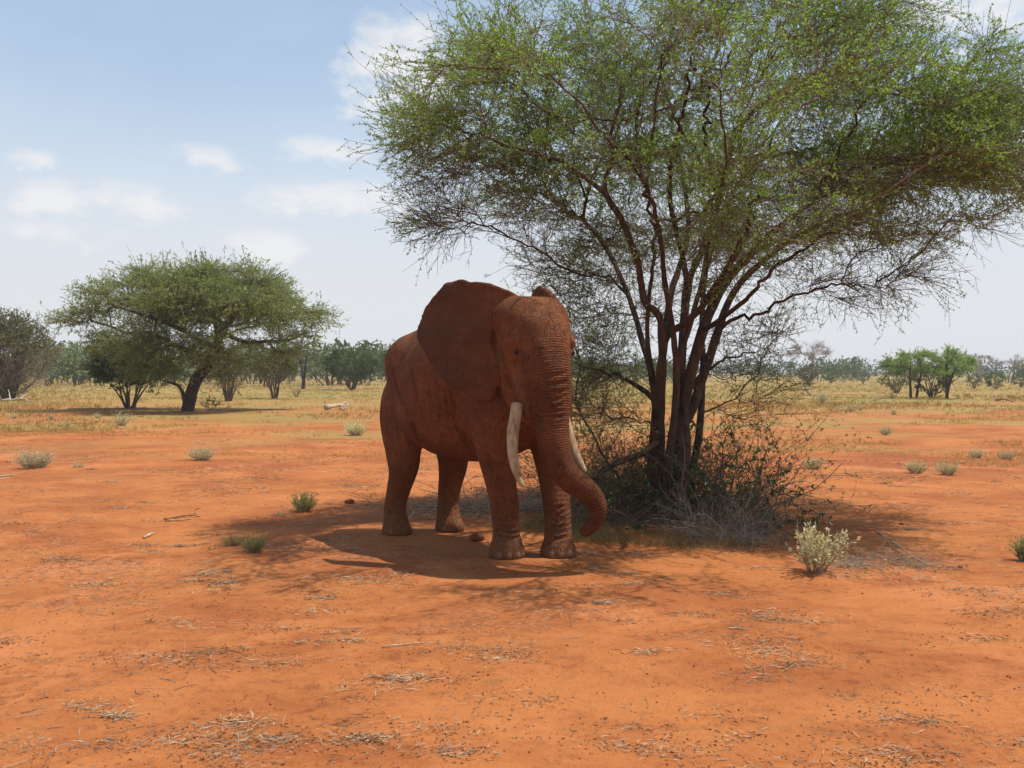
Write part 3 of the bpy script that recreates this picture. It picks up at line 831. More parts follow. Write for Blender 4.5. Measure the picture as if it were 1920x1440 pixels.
def elephant_mats():
    m, nt, out = new_mat("elephant_hide"); h = N(nt)
    co = h.node("ShaderNodeTexCoord").outputs["Object"]
    n1 = h.noise(co, 2.2, 4, .6); n2 = h.noise(co, 9, 5, .65)
    col = h.mix(h.ramp(n1, [(.35, 0.0), (.68, 1.0)]), (0.175, 0.060, 0.023), (0.285, 0.100, 0.036))
    col = h.mix(h.ramp(n2, [(.50, 0.0), (.68, .7)]), col, (0.12, 0.052, 0.030))
    n3 = h.noise(co, 1.3, 6, .7, .4)
    col = h.mix(h.ramp(n3, [(.50, 0.0), (.66, .45)]), col, (0.145, 0.070, 0.044))
    col = h.mix(h.ramp(h.noise(co, 3.1, 7, .72), [(.54, 0.0), (.70, .5)]), col, (0.38, 0.150, 0.058))
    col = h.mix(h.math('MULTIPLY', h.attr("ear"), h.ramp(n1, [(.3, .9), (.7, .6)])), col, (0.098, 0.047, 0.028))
    col = h.mix(h.math('MULTIPLY', h.attr("low"), .45), col, (0.27, 0.125, 0.05))
    # fine crazed skin
    vo = h.node("ShaderNodeTexVoronoi", {"Vector": h.mapping(co, (1, 1, .8)), "Scale": 42.0, "Randomness": 1.0}, feature='DISTANCE_TO_EDGE')
    crack = h.ramp(vo.outputs["Distance"], [(0.0, 0.0), (.12, 1.0)])
    vo2 = h.node("ShaderNodeTexVoronoi", {"Vector": h.mapping(co, (1.3, 1.3, .45)), "Scale": 13.0}, feature='DISTANCE_TO_EDGE')
    crack2 = h.ramp(vo2.outputs["Distance"], [(0.0, 0.0), (.10, 1.0)])
    rings = h.math('SINE', h.math('ADD', h.math('MULTIPLY', h.attr("ring"), 2 * math.pi / .026), h.math('MULTIPLY', n2, 9.0)))
    rings = h.math('MULTIPLY', h.math('MULTIPLY', rings, h.attr("ringw")), .5)
    hgt = h.math('ADD', h.math('MULTIPLY', crack, .5), h.math('MULTIPLY', h.math('MULTIPLY', crack2, .42), h.math('SUBTRACT', 1.0, h.attr("ear"))))
    hgt = h.math('ADD', hgt, h.math('ADD', rings, h.math('MULTIPLY', n2, .6)))
    col = h.mix(h.math('MULTIPLY', h.math('MULTIPLY', h.math('SUBTRACT', 1.0, crack2), h.ramp(n2, [(.40, 0.0), (.62, .55)])), h.math('SUBTRACT', 1.0, h.attr("ear"))), col, (0.075, 0.028, 0.014))
    col = h.mix(h.math('MULTIPLY', h.math('MAXIMUM', h.math('MULTIPLY', rings, -1.6), 0.0), .7, clamp=True), col, (0.085, 0.030, 0.014))
    bs = h.principled(col, .88, .18, h.bump(hgt, 1.0, .018))
    nt.links.new(bs, out.inputs[0])
    M['elephant'] = m
    m, nt, out = new_mat("ivory"); h = N(nt)
    co = h.node("ShaderNodeTexCoord").outputs["Object"]
    n1 = h.noise(h.mapping(co, (1, 1, .15)), 26, 4, .6); n2 = h.noise(co, 4, 3)
    col = h.mix(h.ramp(n1, [(.38, 0.0), (.62, .9)]), (0.44, 0.29, 0.135), (0.17, 0.09, 0.04))
    col = h.mix(h.ramp(n2, [(.45, 0.0), (.65, .5)]), col, (0.58, 0.45, 0.28))
    nt.links.new(h.principled(col, .55, .3, h.bump(n1, .25, .006)), out.inputs[0]); M['ivory'] = m
    m, nt, out = new_mat("eye"); h = N(nt)
    nt.links.new(h.principled((0.012, 0.008, 0.006), .35, .25), out.inputs[0]); M['eye'] = m
    m, nt, out = new_mat("toenail"); h = N(nt)
    co = h.node("ShaderNodeTexCoord").outputs["Object"]
    col = h.mix(h.noise(co, 30), (0.17, 0.075, 0.035), (0.24, 0.13, 0.07))
    nt.links.new(h.principled(col, .7, .3), out.inputs[0]); M['nail'] = m

elephant_mats()
if 'E' not in SKIP:
    build_elephant()
# ------------------------------------------------------------------ trees
def mst_grow(pos, parent, plen, targets, bf):
    """attach every target to the growing skeleton, cheapest first (wire length + bf * path to the root)"""
    pos = [np.asarray(p, float) for p in pos]; parent = list(parent); plen = list(plen)
    T = np.asarray(targets, float); n = len(T)
    P0 = np.array(pos); L0 = np.array(plen)
    best = np.full(n, 1e9); bn = np.zeros(n, int)
    for s0 in range(0, len(P0), 256):
        D = np.linalg.norm(T[:, None] - P0[None, s0:s0 + 256], axis=2) + bf * L0[None, s0:s0 + 256]
        j = D.argmin(1); v = D[np.arange(n), j]; m = v < best
        best[m] = v[m]; bn[m] = j[m] + s0
    alive = np.ones(n, bool)
    for _ in range(n):
        i = int(np.where(alive, best, 1e9).argmin())
        alive[i] = False
        p = T[i]; q = bn[i]
        L = plen[q] + np.linalg.norm(p - pos[q])
        pos.append(p); parent.append(q); plen.append(L)
        c = np.linalg.norm(T - p, axis=1) + bf * L
        m = c < best
        best[m] = c[m]; bn[m] = len(pos) - 1
    return np.array(pos), np.array(parent), np.array(plen)

def stems_nodes(stems, step):
    """stems: list of (rows x y z r, start_from) -> nodes; start_from None roots at the ground or joins the nearest earlier node"""
    pos, par, pl, rad = [], [], [], []
    for rows in stems:
        R = resample(rows, step)
        prev = -1
        if pos:
            A = np.array(pos); d = np.linalg.norm(A - R[0, :3], axis=1); j = int(d.argmin())
            if d[j] < .45 and rows[0][2] > .5: prev = j
        for k, r in enumerate(R):
            if k == 0 and prev >= 0 and np.linalg.norm(np.array(pos[prev]) - r[:3]) < .04: continue
            pos.append(r[:3]); par.append(prev); rad.append(r[3])
            pl.append(0 if prev < 0 else pl[prev] + np.linalg.norm(np.array(pos[prev]) - r[:3]))
            prev = len(pos) - 1
    return pos, par, pl, rad

def twig_lines(start, dirs, length, K, rng, wob=.35, up=0.0):
    n = len(start); P = np.zeros((n, K, 3)); P[:, 0] = start; d = unit(dirs)
    st = (length / (K - 1))[:, None]
    for k in range(1, K):
        d = unit(d + rng.normal(size=(n, 3)) * wob + np.array([0, 0, 1.0]) * np.reshape(up, (-1, 1)))
        P[:, k] = P[:, k - 1] + d * st
    return P

def grow_tree(root, stems, targets, rng, bf=.35, step=.2, r_tip=.006, expo=2.35, thick=.02,
              twig_n=6, twig_len=(.3, .65), twig_r=.0045, sub_n=2, sub_len=(.10, .24), leaf_tw=5, leaf_sub=5, leaf_L=(.025, .045), leaf_W=.45,
              leafy=None, twig_up=.03, bark='acacia_bark', twigm='acacia_twig', leafm='acacia_leaf', jit=.05, sides=(9, 5, 3), light_dir=True, node_r=.03, names=("trunk", "twigs", "crown"), twK=4, bark_amp=.012, tri_leaf=True, flat=.45, lspread=.6, out_bias=0.0, cut=None):
    pos, par, pl, rad = stems_nodes(stems, step)
    ns = len(pos)
    P, par, pl = mst_grow(pos, par, pl, targets, bf)
    n = len(P)
    # pipe-model radii
    rpow = np.zeros(n); kids = [[] for _ in range(n)]
    for i in range(n):
        if par[i] >= 0: kids[par[i]].append(i)
    order = []
    stack = [i for i in range(n) if par[i] < 0]
    while stack:
        i = stack.pop(); order.append(i); stack.extend(kids[i])
    R = np.zeros(n)
    for i in reversed(order):
        s = sum(R[k] ** expo for k in kids[i])
        R[i] = max(r_tip, s ** (1 / expo) if s else r_tip)
        if i < ns: R[i] = min(max(R[i], rad[i] * .9), rad[i] * 1.15) if rad[i] > 0 else R[i]
    main = np.full(n, -1)
    for i in range(n):
        if kids[i]: main[i] = max(kids[i], key=lambda k: (k < ns and i < ns, R[k]))
    # relax the grown part a little so limbs flow
    for _ in range(2):
        Q = P.copy()
        for i in range(ns, n):
            if main[i] >= 0: Q[i] = .5 * P[i] + .25 * (P[par[i]] + P[main[i]])
        P = Q
    # chains
    chains = []
    for i in order:
        if par[i] < 0 or main[par[i]] != i:
            c = [] if par[i] < 0 else [par[i]]
            j = i
            while j >= 0:
                c.append(j); j = main[j]
            chains.append((c, par[i] >= 0))
    gt, gw = Geo(), Geo()
    groups = {}
    for c, joined in chains:
        pts = P[c]; rr = R[c].copy()
        if joined: rr[0] = min(rr[0], rr[1] * 1.25)
        rr[-1] *= .6
        m = len(c)
        k = 2 * m - 1 if m > 2 else 4
        rows = catmull(np.column_stack([pts, rr]), k)
        rmax = rr[0 if m < 2 else 1]
        if k > 3: rows[1:-1, :3] += rng.normal(size=(k - 2, 3)) * np.minimum(jit * .35, .012 + jit * .25) * (rows[1:-1, 3:4] < .03)
        s = sides[0] if rmax > .05 else (sides[1] if rmax > .015 else sides[2])
        (groups.setdefault((k, s, rmax > thick), [])).append(rows)
    for (k, s, big), L in groups.items():
        A = np.array(L)
        (gt if big else gw).tubes(A[:, :, :3], A[:, :, 3], s, rng.uniform(0, 1, len(A)))
    # twigs
    cand = np.where((R < node_r) & (np.arange(n) >= ns * (ns < n)))[0]
    st = np.repeat(cand, twig_n)
    par_d = unit(P[st] - P[np.maximum(par[st], 0)])
    t = rng.uniform(0, 1, len(st))[:, None]
    start = P[np.maximum(par[st], 0)] * t + P[st] * (1 - t)
    dirs = par_d * .75 + rng.normal(size=(len(st), 3)) * np.array([.75, .75, flat])
    if out_bias:
        o = P[st] - P[:ns].mean(0); o[:, 2] = 0
        dirs = dirs + unit(o) * out_bias
    ln = rng.uniform(*twig_len, len(st))
    T1 = twig_lines(start, dirs, ln, twK, rng, .28, twig_up)
    if cut is not None:
        ok = ~(cut(T1[:, -1]) | cut(T1[:, twK // 2]))
        T1, st = T1[ok], st[ok]
    gw.tubes(T1, np.linspace(1, .45, twK)[None] * np.full((len(st), 1), twig_r), 3, rng.uniform(0, 1, len(st)))
    lf = np.ones(len(st)) if leafy is None else leafy(T1[:, -1])
    gl = Geo()
    def along(T, m, keep, spread):
        N_, K, _ = T.shape
        if m == 0: return
        w = np.repeat(np.arange(N_), m)
        kk = rng.uniform(0, 1.15, len(w)) < np.repeat(keep, m)
        w = w[kk]
        u = rng.uniform(.12, 1, len(w)) * (K - 1); i = np.minimum(u.astype(int), K - 2); f = (u - i)[:, None]
        p = T[w, i] * (1 - f) + T[w, i + 1] * f
        ax = unit(T[w, i + 1] - T[w, i]) * .5 + rng.normal(size=(len(w), 3)) * spread
        L = rng.uniform(*leaf_L, len(w))
        cl = .5 + .5 * vnoise(p, 1.3, 21)
        tint = np.clip(.25 + .5 * cl + rng.normal(size=len(w)) * .2, 0, 1)
        (gl.leaf_tris if tri_leaf else gl.leaves)(p, ax, L, L * leaf_W, rng, tint)
    along(T1, leaf_tw, lf, lspread)
    if sub_n:
        s2 = np.repeat(np.arange(len(T1)), sub_n)
        u = rng.uniform(.2, 1, len(s2)) * (twK - 1); i = np.minimum(u.astype(int), twK - 2); f = (u - i)[:, None]
        p = T1[s2, i] * (1 - f) + T1[s2, i + 1] * f
        d = unit(T1[s2, i + 1] - T1[s2, i]) * .8 + rng.normal(size=(len(s2), 3)) * np.array([.5, .5, .4])
        T2 = twig_lines(p, d, rng.uniform(*sub_len, len(s2)), 2, rng, .2, 0)
        gw.tubes(T2, np.broadcast_to([twig_r * .75, twig_r * .4], (len(s2), 2)), 3, rng.uniform(0, 1, len(s2)))
        along(T2, leaf_sub, lf[s2], lspread)
    for i, v in enumerate(gt.V):
        q = v * np.array([1, 1, .35])
        gt.V[i] = v + bark_amp * np.stack([vnoise(q, 9, 31), vnoise(q, 9, 32), 0 * v[:, 0]], 1)
    a = gt.build(names[0], M[bark], root)
    b = gw.build(names[1], M[twigm], root)
    c = gl.build(names[2], M[leafm], root, False)
    for o in (b, c):
        if o is not None: o["kind"] = "stuff"
    return root

def pads(rng, centers, per):
    """flattened clumps: rows x y z rx ry rz"""
    out = []
    for c in centers:
        m = max(3, int(per * c[3] * c[4] / 1.0))
        v = rng.normal(size=(m, 3)); v = v / np.linalg.norm(v, axis=1, keepdims=True) * rng.uniform(0, 1, (m, 1)) ** (1 / 2.4)
        out.append(np.array(c[:3]) + v * np.array(c[3:6]))
    return np.concatenate(out)

# ---- the big multi-stemmed acacia over the elephant
def build_main_acacia():
    rng = np.random.default_rng(11)
    D0 = 15.0
    base = W(1258, 968, D0)
    bx, by = base[0], base[1]
    def S(rows):
        return [(*(W(px, py, d) - np.array([bx, by, 0])), r) for px, py, d, r in rows]
    stems = [
        # right trunk, its leaning continuation and forks
        S([(1266, 985, 15.0, .23), (1268, 940, 15.0, .19), (1274, 880, 15.0, .175), (1277, 820, 15.0, .16), (1283, 755, 14.95, .135), (1298, 690, 14.9, .115), (1318, 620, 14.85, .105), (1342, 560, 14.8, .10), (1368, 518, 14.8, .09), (1410, 474, 14.8, .08), (1462, 425, 14.9, .065), (1530, 375, 15.0, .05), (1610, 330, 15.2, .04), (1700, 300, 15.3, .025)]),
        S([(1225, 985, 15.1, .175), (1226, 930, 15.1, .145), (1230, 860, 15.1, .14), (1234, 790, 15.05, .13), (1238, 730, 14.9, .11), (1242, 670, 14.75, .085), (1240, 620, 14.6, .078), (1234, 588, 14.5, .075), (1210, 570, 14.45, .072), (1203, 540, 14.4, .07), (1196, 494, 14.3, .064), (1182, 450, 14.2, .058), (1160, 404, 14.1, .054), (1135, 362, 14.0, .05), (1136, 335, 14.0, .045), (1146, 300, 13.9, .04), (1150, 240, 13.8, .034), (1165, 170, 13.8, .025)]),
        S([(1135, 362, 14.0, .05), (1100, 335, 14.0, .045), (1060, 310, 14.0, .04), (990, 285, 14.1, .032), (930, 265, 14.2, .024), (850, 240, 14.4, .018), (770, 232, 14.5, .012)]),
        S([(1280, 800, 15.1, .12), (1296, 770, 15.2, .11), (1316, 712, 15.4, .098), (1340, 640, 15.6, .09), (1360, 580, 15.8, .083), (1385, 535, 16.0, .075), (1430, 490, 16.3, .065), (1500, 440, 16.7, .05), (1590, 400, 17.2, .038), (1690, 380, 17.6, .025)]),
        S([(1238, 690, 15.1, .08), (1250, 632, 14.9, .075), (1282, 608, 14.6, .072), (1312, 580, 14.3, .068), (1337, 544, 14.0, .065), (1366, 500, 13.6, .06), (1386, 460, 13.2, .054), (1402, 425, 12.8, .046), (1408, 390, 12.5, .036), (1430, 350, 12.2, .026)]),
        S([(1275, 830, 15.2, .12), (1276, 760, 15.4, .105), (1278, 690, 15.5, .095), (1282, 610, 15.6, .088), (1288, 545, 15.7, .08), (1300, 505, 15.8, .074), (1320, 460, 15.9, .068), (1345, 380, 15.9, .06), (1366, 300, 15.8, .052), (1374, 255, 15.7, .048), (1405, 218, 15.6, .044), (1450, 178, 15.5, .036), (1530, 140, 15.4, .028), (1640, 100, 15.3, .018)]),
        S([(1231, 800, 15.3, .10), (1236, 720, 15.5, .09), (1248, 620, 15.8, .082), (1258, 550, 16.0, .075), (1272, 505, 16.2, .068), (1290, 440, 16.5, .06), (1285, 360, 16.9, .05), (1270, 280, 17.4, .04), (1250, 200, 17.8, .03), (1230, 140, 18.2, .02)]),
        S([(1232, 770, 15.0, .08), (1222, 700, 15.2, .075), (1205, 640, 15.5, .065), (1180, 560, 15.9, .055), (1150, 490, 16.4, .046), (1110, 430, 16.9, .036), (1060, 390, 17.4, .026), (1000, 360, 17.8, .016)]),
        S([(1290, 545, 15.7, .07), (1280, 480, 15.3, .06), (1262, 410, 14.7, .052), (1256, 340, 14.1, .044), (1270, 260, 13.4, .036), (1290, 170, 12.7, .028), (1300, 100, 12.2, .018)]),
        S([(1366, 300, 15.8, .045), (1420, 292, 15.9, .04), (1480, 288, 16.0, .036), (1560, 268, 16.1, .03), (1660, 235, 16.2, .022), (1760, 215, 16.3, .014)]),
        S([(1345, 380, 15.9, .05), (1330, 300, 15.0, .042), (1320, 230, 14.4, .036), (1340, 150, 13.6, .028), (1390, 80, 13.0, .018)]),
        S([(1245, 985, 14.7, .10), (1250, 900, 14.7, .085), (1262, 800, 14.6, .075), (1268, 700, 14.4, .066), (1262, 620, 14.1, .058), (1248, 540, 13.7, .05), (1238, 450, 13.2, .042), (1220, 370, 12.7, .034), (1180, 300, 12.2, .026), (1120, 240, 11.8, .018)]),
        S([(1282, 985, 15.3, .10), (1296, 900, 15.4, .085), (1312, 800, 15.5, .075), (1318, 700, 15.8, .068), (1316, 600, 16.2, .06), (1322, 520, 16.6, .052), (1345, 440, 17.1, .044), (1380, 350, 17.6, .034), (1420, 270, 18.0, .024)]),
        S([(1266, 800, 14.9, .07), (1272, 690, 14.8, .062), (1296, 600, 14.7, .056), (1318, 520, 14.6, .05), (1330, 440, 14.5, .042), (1328, 360, 14.4, .034), (1300, 280, 14.3, .026), (1260, 210, 14.2, .018)]),
        S([(1228, 720, 15.1, .055), (1214, 640, 15.0, .05), (1216, 560, 15.0, .045), (1228, 480, 15.0, .04), (1222, 400, 15.0, .034), (1200, 320, 15.0, .028), (1190, 250, 15.0, .02)]),
        S([(1318, 620, 14.85, .06), (1350, 600, 14.4, .05), (1400, 560, 13.9, .042), (1460, 500, 13.5, .034), (1530, 450, 13.2, .026), (1600, 420, 13.0, .018)]),
        S([(1342, 627, 15.6, .055), (1372, 600, 15.5, .045), (1420, 590, 15.3, .036), (1480, 560, 15.2, .03), (1560, 535, 15.0, .022), (1640, 535, 14.9, .014)]),
        # low limb to the left behind the trunk tip, and a broken one
        S([(1236, 760, 15.2, .075), (1214, 738, 15.3, .06), (1180, 715, 15.5, .045), (1140, 700, 15.7, .032), (1100, 690, 15.9, .02)]),
        S([(1232, 830, 15.0, .07), (1205, 850, 14.8, .062), (1170, 862, 14.6, .055), (1135, 880, 14.4, .05), (1108, 896, 14.3, .035)]),
        S([(1300, 720, 15.2, .05), (1330, 690, 15.2, .036), (1370, 672, 15.3, .025), (1420, 660, 15.4, .015)]),
    ]
    stems = [[(a, b, c, r * (.86 if c < 1.2 else .80)) for a, b, c, r in rows] for rows in stems]
    cx, cy = W(1312, 0, 15.0)[0] - bx, 0.0
    cen = []
    # umbrella: pads scattered through the crown volume
    k = 0
    while k < 136:
        a = rng.uniform(0, 2 * np.pi); rr = 5.3 * math.sqrt(rng.uniform(0, 1))
        x, y = cx + rr * math.cos(a) * (.74 if math.cos(a) < 0 else .97), cy + rr * math.sin(a)
        lr = np.clip((x - cx + 1.2) / 3.2, 0, 1)
        y *= (.95 - .40 * lr) if y < 0 else (.80 - .12 * lr)
        top = 8.75 - 2.45 * (rr / 5.3) ** 2.1 + .10 * (x - cx) * .6
        bot = 4.45 + .35 * math.cos(a * 2) + .5 * (rr / 5.3) - .45 * lr
        z = top - (top - bot) * rng.beta(1.0, 1.25) - .15
        cen.append((x, y, z, rng.uniform(.75, 1.25), rng.uniform(.75, 1.25), rng.uniform(.22, .38))); k += 1
    extra = [  # fringes that give the outline
        (800, 275, 15.0, .6, .7, .2), (785, 215, 14.8, .5, .6, .14), (850, 325, 14.8, .7, .8, .2), (920, 130, 14.8, .55, .8, .2), (990, 70, 14.6, .6, .8, .22), (890, 210, 14.4, .7, .8, .2),
        (1860, 200, 15.2, .9, .9, .3), (1880, 320, 15.2, .9, .9, .3), (1800, 110, 15.0, .9, .9, .3), (1840, 410, 15.0, .7, .8, .22), (1760, 290, 14.6, .9, .9, .3),
        (1420, 335, 11.9, .75, .5, .24), (1360, 385, 11.9, .55, .45, .2), (1480, 395, 12.0, .6, .5, .2), (1320, 340, 12.1, .5, .45, .2), (1400, 440, 12.3, .45, .4, .2), (1290, 400, 12.4, .4, .4, .18), (1560, 410, 13.0, .7, .7, .22), (1680, 440, 14.2, .8, .8, .2),
        (1090, 470, 17.2, .8, .8, .35), (1060, 560, 17.0, .6, .8, .4), (1110, 610, 16.6, .6, .7, .4), (1130, 520, 16.4, .6, .7, .35), (1160, 690, 16.2, .6, .6, .3), (1100, 700, 16.0, .55, .6, .28), (1150, 430, 16.8, .7, .8, .3),
        (1440, 620, 16.2, .6, .7, .35), (1400, 690, 16.0, .6, .7, .3), (1360, 640, 16.6, .6, .6, .4),
        (1230, 480, 14.6, .5, .5, .3), (1300, 470, 14.0, .6, .5, .25), (1350, 520, 13.8, .5, .5, .25), (1200, 560, 15.6, .5, .5, .3), (1420, 500, 15.6, .6, .6, .3), (1470, 470, 13.6, .6, .5, .22), (1260, 560, 16.2, .5, .5, .3),
        (1030, 500, 17.0, .6, .7, .3), (1120, 560, 17.2, .6, .6, .35), (1060, 520, 16.2, .5, .5, .3), (1150, 700, 15.8, .5, .5, .3), (1110, 640, 17.0, .5, .5, .35), (1090, 660, 16.4, .6, .6, .35), (1040, 600, 16.8, .5, .6, .35), (1140, 650, 15.9, .5, .5, .35), (1170, 600, 16.2, .5, .5, .3), (1080, 740, 15.8, .55, .5, .28), (1130, 770, 15.4, .5, .5, .28)
    ]
    for px, py, d, rx, ry, rz in extra:
        w = W(px, py, d); cen.append((w[0] - bx, w[1] - by, w[2], rx, ry, rz))
    T = np.concatenate([pads(rng, cen[:-len(extra)], 21), pads(rng, cen[-len(extra):], 36)])
    # bare drooping twigs below the left and right skirts
    bare = [(820, 395, 14.8, .45, .6, .22), (840, 425, 14.6, .6, .6, .2), (900, 400, 14.6, .6, .6, .25), (800, 430, 14.8, .3, .4, .1), (960, 400, 14.8, .6, .6, .25), (1000, 450, 15.2, .4, .5, .25),
            (1530, 520, 14.8, .5, .6, .35), (1600, 545, 14.8, .5, .6, .25), (1680, 540, 14.8, .45, .5, .2), (1720, 500, 14.8, .5, .5, .2), (1040, 640, 16.2, .4, .5, .4),
            (1110, 800, 15.2, .45, .5, .35), (1160, 770, 15.2, .45, .5, .35), (1100, 740, 15.5, .4, .5, .3), (1180, 900, 15.1, .35, .4, .3), (1130, 930, 15.0, .3, .4, .25), (1380, 790, 15.3, .4, .4, .35), (1440, 750, 15.4, .35, .4, .3)]
    bc = []
    for px, py, d, rx, ry, rz in bare:
        w = W(px, py, d); bc.append((w[0] - bx, w[1] - by, w[2], rx, ry, rz))
    Tb = pads(rng, bc, 52)
    T = np.concatenate([T, Tb])
    bcen = np.array([c[:3] for c in bc]); brad = np.array([max(c[3:6]) for c in bc]) * 1.15
    # chinks in the crown through which sun reaches the elephant's back, ear, brow and foreleg
    sd = np.array(SUN_DIR)
    chinks = [(W(px, py, d) - np.array([bx, by, 0]), r) for px, py, d, r in ((1030, 592, 11.0, .26), (1052, 640, 11.0, .20), (1005, 575, 11.1, .2), (935, 552, 11.5, .24), (875, 560, 11.8, .22), (840, 600, 11.8, .15), (1035, 735, 10.8, .16), (790, 625, 13.2, .25), (762, 655, 13.3, .22), (1050, 960, 11.8, .2), (850, 985, 13.8, .2),
                                                                     (1060, 900, 10.8, .15), (930, 1080, 10.8, .3), (780, 1060, 11.4, .35), (1120, 1090, 10.5, .3), (640, 1050, 11.7, .3), (1250, 1060, 11.4, .3), (960, 1010, 13.2, .3), (700, 990, 14.1, .3), (845, 835, 12.6, .12))]
    def chink(p, grow=1.0):
        hit = np.zeros(len(p), bool)
        wob = .80 + .7 * vnoise(p, 4.0, 61)
        for c, r in chinks:
            q = p - c
            d = np.linalg.norm(q - (q @ sd)[:, None] * sd, axis=1)
            hit |= d < r * wob * grow * 1.5
        return hit
    T = T[~(chink(T, 1.25) & (T[:, 2] > 4))]
    def leafy(p):
        d = (np.linalg.norm(p[:, None] - bcen[None], axis=2) / brad[None]).min(1)
        f = np.where(d < 1, .10, 1.0)
        r = np.hypot(p[:, 0] - cx, p[:, 1]) / 5.3
        low = np.clip((p[:, 2] - 3.0) / 1.3, .55, 1)
        under = np.clip((p[:, 2] - (4.6 - .1 * r)) / .9, .42, 1)
        f = np.where(chink(p), 0.0, f)
        lay = vnoise(p * np.array([.75, .75, 2.4]), 1.25, 63)
        f = f * np.clip(.85 + 1.2 * lay, .16, 1.3)
        return f * np.minimum(low, np.maximum(under, np.where(p[:, 1] < -2.0, .9, 0)))
    root = thing("acacia_tree", "tall spreading multi-stemmed acacia shading the elephant", "tree", (bx, by, 0))
    grow_tree(root, stems, T, rng, bf=.30, step=.16, r_tip=.0045, expo=2.5, thick=.016, twig_n=5, twig_len=(.35, .95), twig_r=.0044, sub_n=2, sub_len=(.12, .34),
              leaf_tw=17, leaf_sub=15, leaf_L=(.024, .048), leaf_W=.5, flat=.34, out_bias=.35, lspread=.55, leafy=leafy, twig_up=.02, jit=.07, sides=(12, 6, 3), node_r=.022, twK=3, cut=lambda p: chink(p, 1.1) & (p[:, 2] > 4))
    print("main targets", len(T))
    return root

def umbrella_targets(rng, R, top, bot, rim, npad, per, off=(0, 0), squash=.95, rz=.14):
    cen = []
    for _ in range(npad):
        a = rng.uniform(0, 2 * np.pi); rr = R * math.sqrt(rng.uniform(0, 1))
        t = top - (top - rim) * (rr / R) ** 2.2
        b = bot + (rim - bot) * .55 * (rr / R) ** 1.5
        z = t - (t - b) * rng.beta(.9, 1.6)
        s = R * rng.uniform(.10, .2)
        cen.append((off[0] + rr * math.cos(a), off[1] + rr * math.sin(a) * squash, z, s, s, (top - bot) * rz * rng.uniform(.4, .9)))
    return pads(rng, cen, per / (R * .15) ** 2)

# ---- the flat-topped acacia on the left
def build_left_acacia():
    rng = np.random.default_rng(23)
    x, y = G(352, 770)
    k = y / F
    def S(rows):
        return [((px - 352) * k, dy, (770 - py) * k + (-.1 if py >= 770 else 0), r) for px, py, dy, r in rows]
    stems = [S([(350, 775, 0, .45), (357, 745, 0, .35), (368, 712, 0, .33), (388, 685, 0, .30), (405, 655, 0, .30), (410, 620, 0, .24), (400, 580, .5, .18), (390, 540, 1, .12), (380, 510, 1.5, .07)]),
             S([(405, 655, 0, .2), (425, 630, -1, .16), (450, 610, -2, .12), (480, 570, -2.5, .09), (500, 530, -3, .05)]),
             S([(410, 620, 0, .18), (450, 640, 1, .13), (480, 638, 2, .11), (520, 634, 3, .08), (560, 615, 3, .05)]),
             S([(388, 685, 0, .2), (350, 650, -1.5, .14), (300, 627, -2, .12), (260, 627, -1.5, .1), (225, 615, -1, .08), (190, 605, -1, .05)]),
             S([(405, 655, 0, .2), (370, 620, -3, .15), (330, 600, -5, .1), (290, 585, -6, .05)]),
             S([(410, 620, 0, .18), (370, 580, 2, .13), (310, 550, 4, .1), (250, 540, 5, .05)]),
             S([(410, 620, 0, .18), (440, 560, 3, .12), (470, 520, 5, .08)]),
             S([(343, 772, .6, .16), (338, 745, .6, .13), (330, 725, .6, .11), (316, 718, .6, .09)])]
    T = umbrella_targets(rng, 6.3, 8.35, 4.9, 6.0, 62, 13, (.75, 0), .9)
    low = []
    for px, py, dy, a, b in ((300, 650, -3, 2.0, .5), (360, 640, -4, 2.0, .5), (420, 660, -3.5, 1.6, .5), (330, 690, -3, 1.5, .4), (150, 600, -1, 1.2, .3), (175, 585, 0, 1.3, .35), (590, 600, 0, 1.1, .25), (560, 585, 1, 1.3, .3), (200, 640, 0, 1.0, .25), (470, 640, 2, 1.4, .4), (520, 660, 1, 1.0, .3), (440, 700, -2, .9, .3), (290, 700, -2, 1.0, .3), (250, 650, -2, 1.3, .4), (380, 670, -4, 1.4, .4), (470, 680, -1, 1.1, .35), (220, 625, -1, 1.2, .35), (550, 630, 1, 1.2, .3), (420, 595, -3, 1.8, .5), (470, 600, -2, 1.6, .5), (380, 600, -4, 1.8, .5), (335, 612, -4, 1.6, .5), (430, 640, -4, 1.5, .4), (500, 612, 0, 1.4, .4)):
        low.append(((px - 352) * k, dy, (770 - py) * k, a, a, b))
    T = np.concatenate([T, pads(rng, low, 12)])
    root = thing("acacia_tree", "flat-topped green acacia with one leaning trunk, left of the elephant", "tree", (x, y, gz(x, y)))
    grow_tree(root, stems, T, rng, bf=.25, step=.5, r_tip=.016, expo=2.4, thick=.05, twig_n=4, twig_len=(.7, 1.6), twig_r=.009, sub_n=2, sub_len=(.25, .6),
              leaf_tw=10, leaf_sub=7, leaf_L=(.09, .19), leaf_W=.36, twig_up=-.02, jit=.15, node_r=.07, leafm='far_leaf', sides=(9, 5, 3), twK=3, flat=.22, lspread=.28, out_bias=.5, bark_amp=.03)
    print("left targets", len(T))

if 'T' not in SKIP:
    build_main_acacia()
    build_left_acacia()
# ------------------------------------------------------------------ bushes and distant trees
def dome_targets(rng, rx, ry, z0, z1, n, hollow=.0):
    v = rng.normal(size=(n, 3)); v /= np.linalg.norm(v, axis=1, keepdims=True)
    v *= (hollow + (1 - hollow) * rng.uniform(0, 1, (n, 1))) ** (1 / 2.6)
    lump = 1 + .22 * vnoise(v, 2.2, int(rng.integers(1000)))
    v *= lump[:, None]
    return np.stack([v[:, 0] * rx, v[:, 1] * ry, (z0 + z1) / 2 + v[:, 2] * (z1 - z0) / 2], 1)

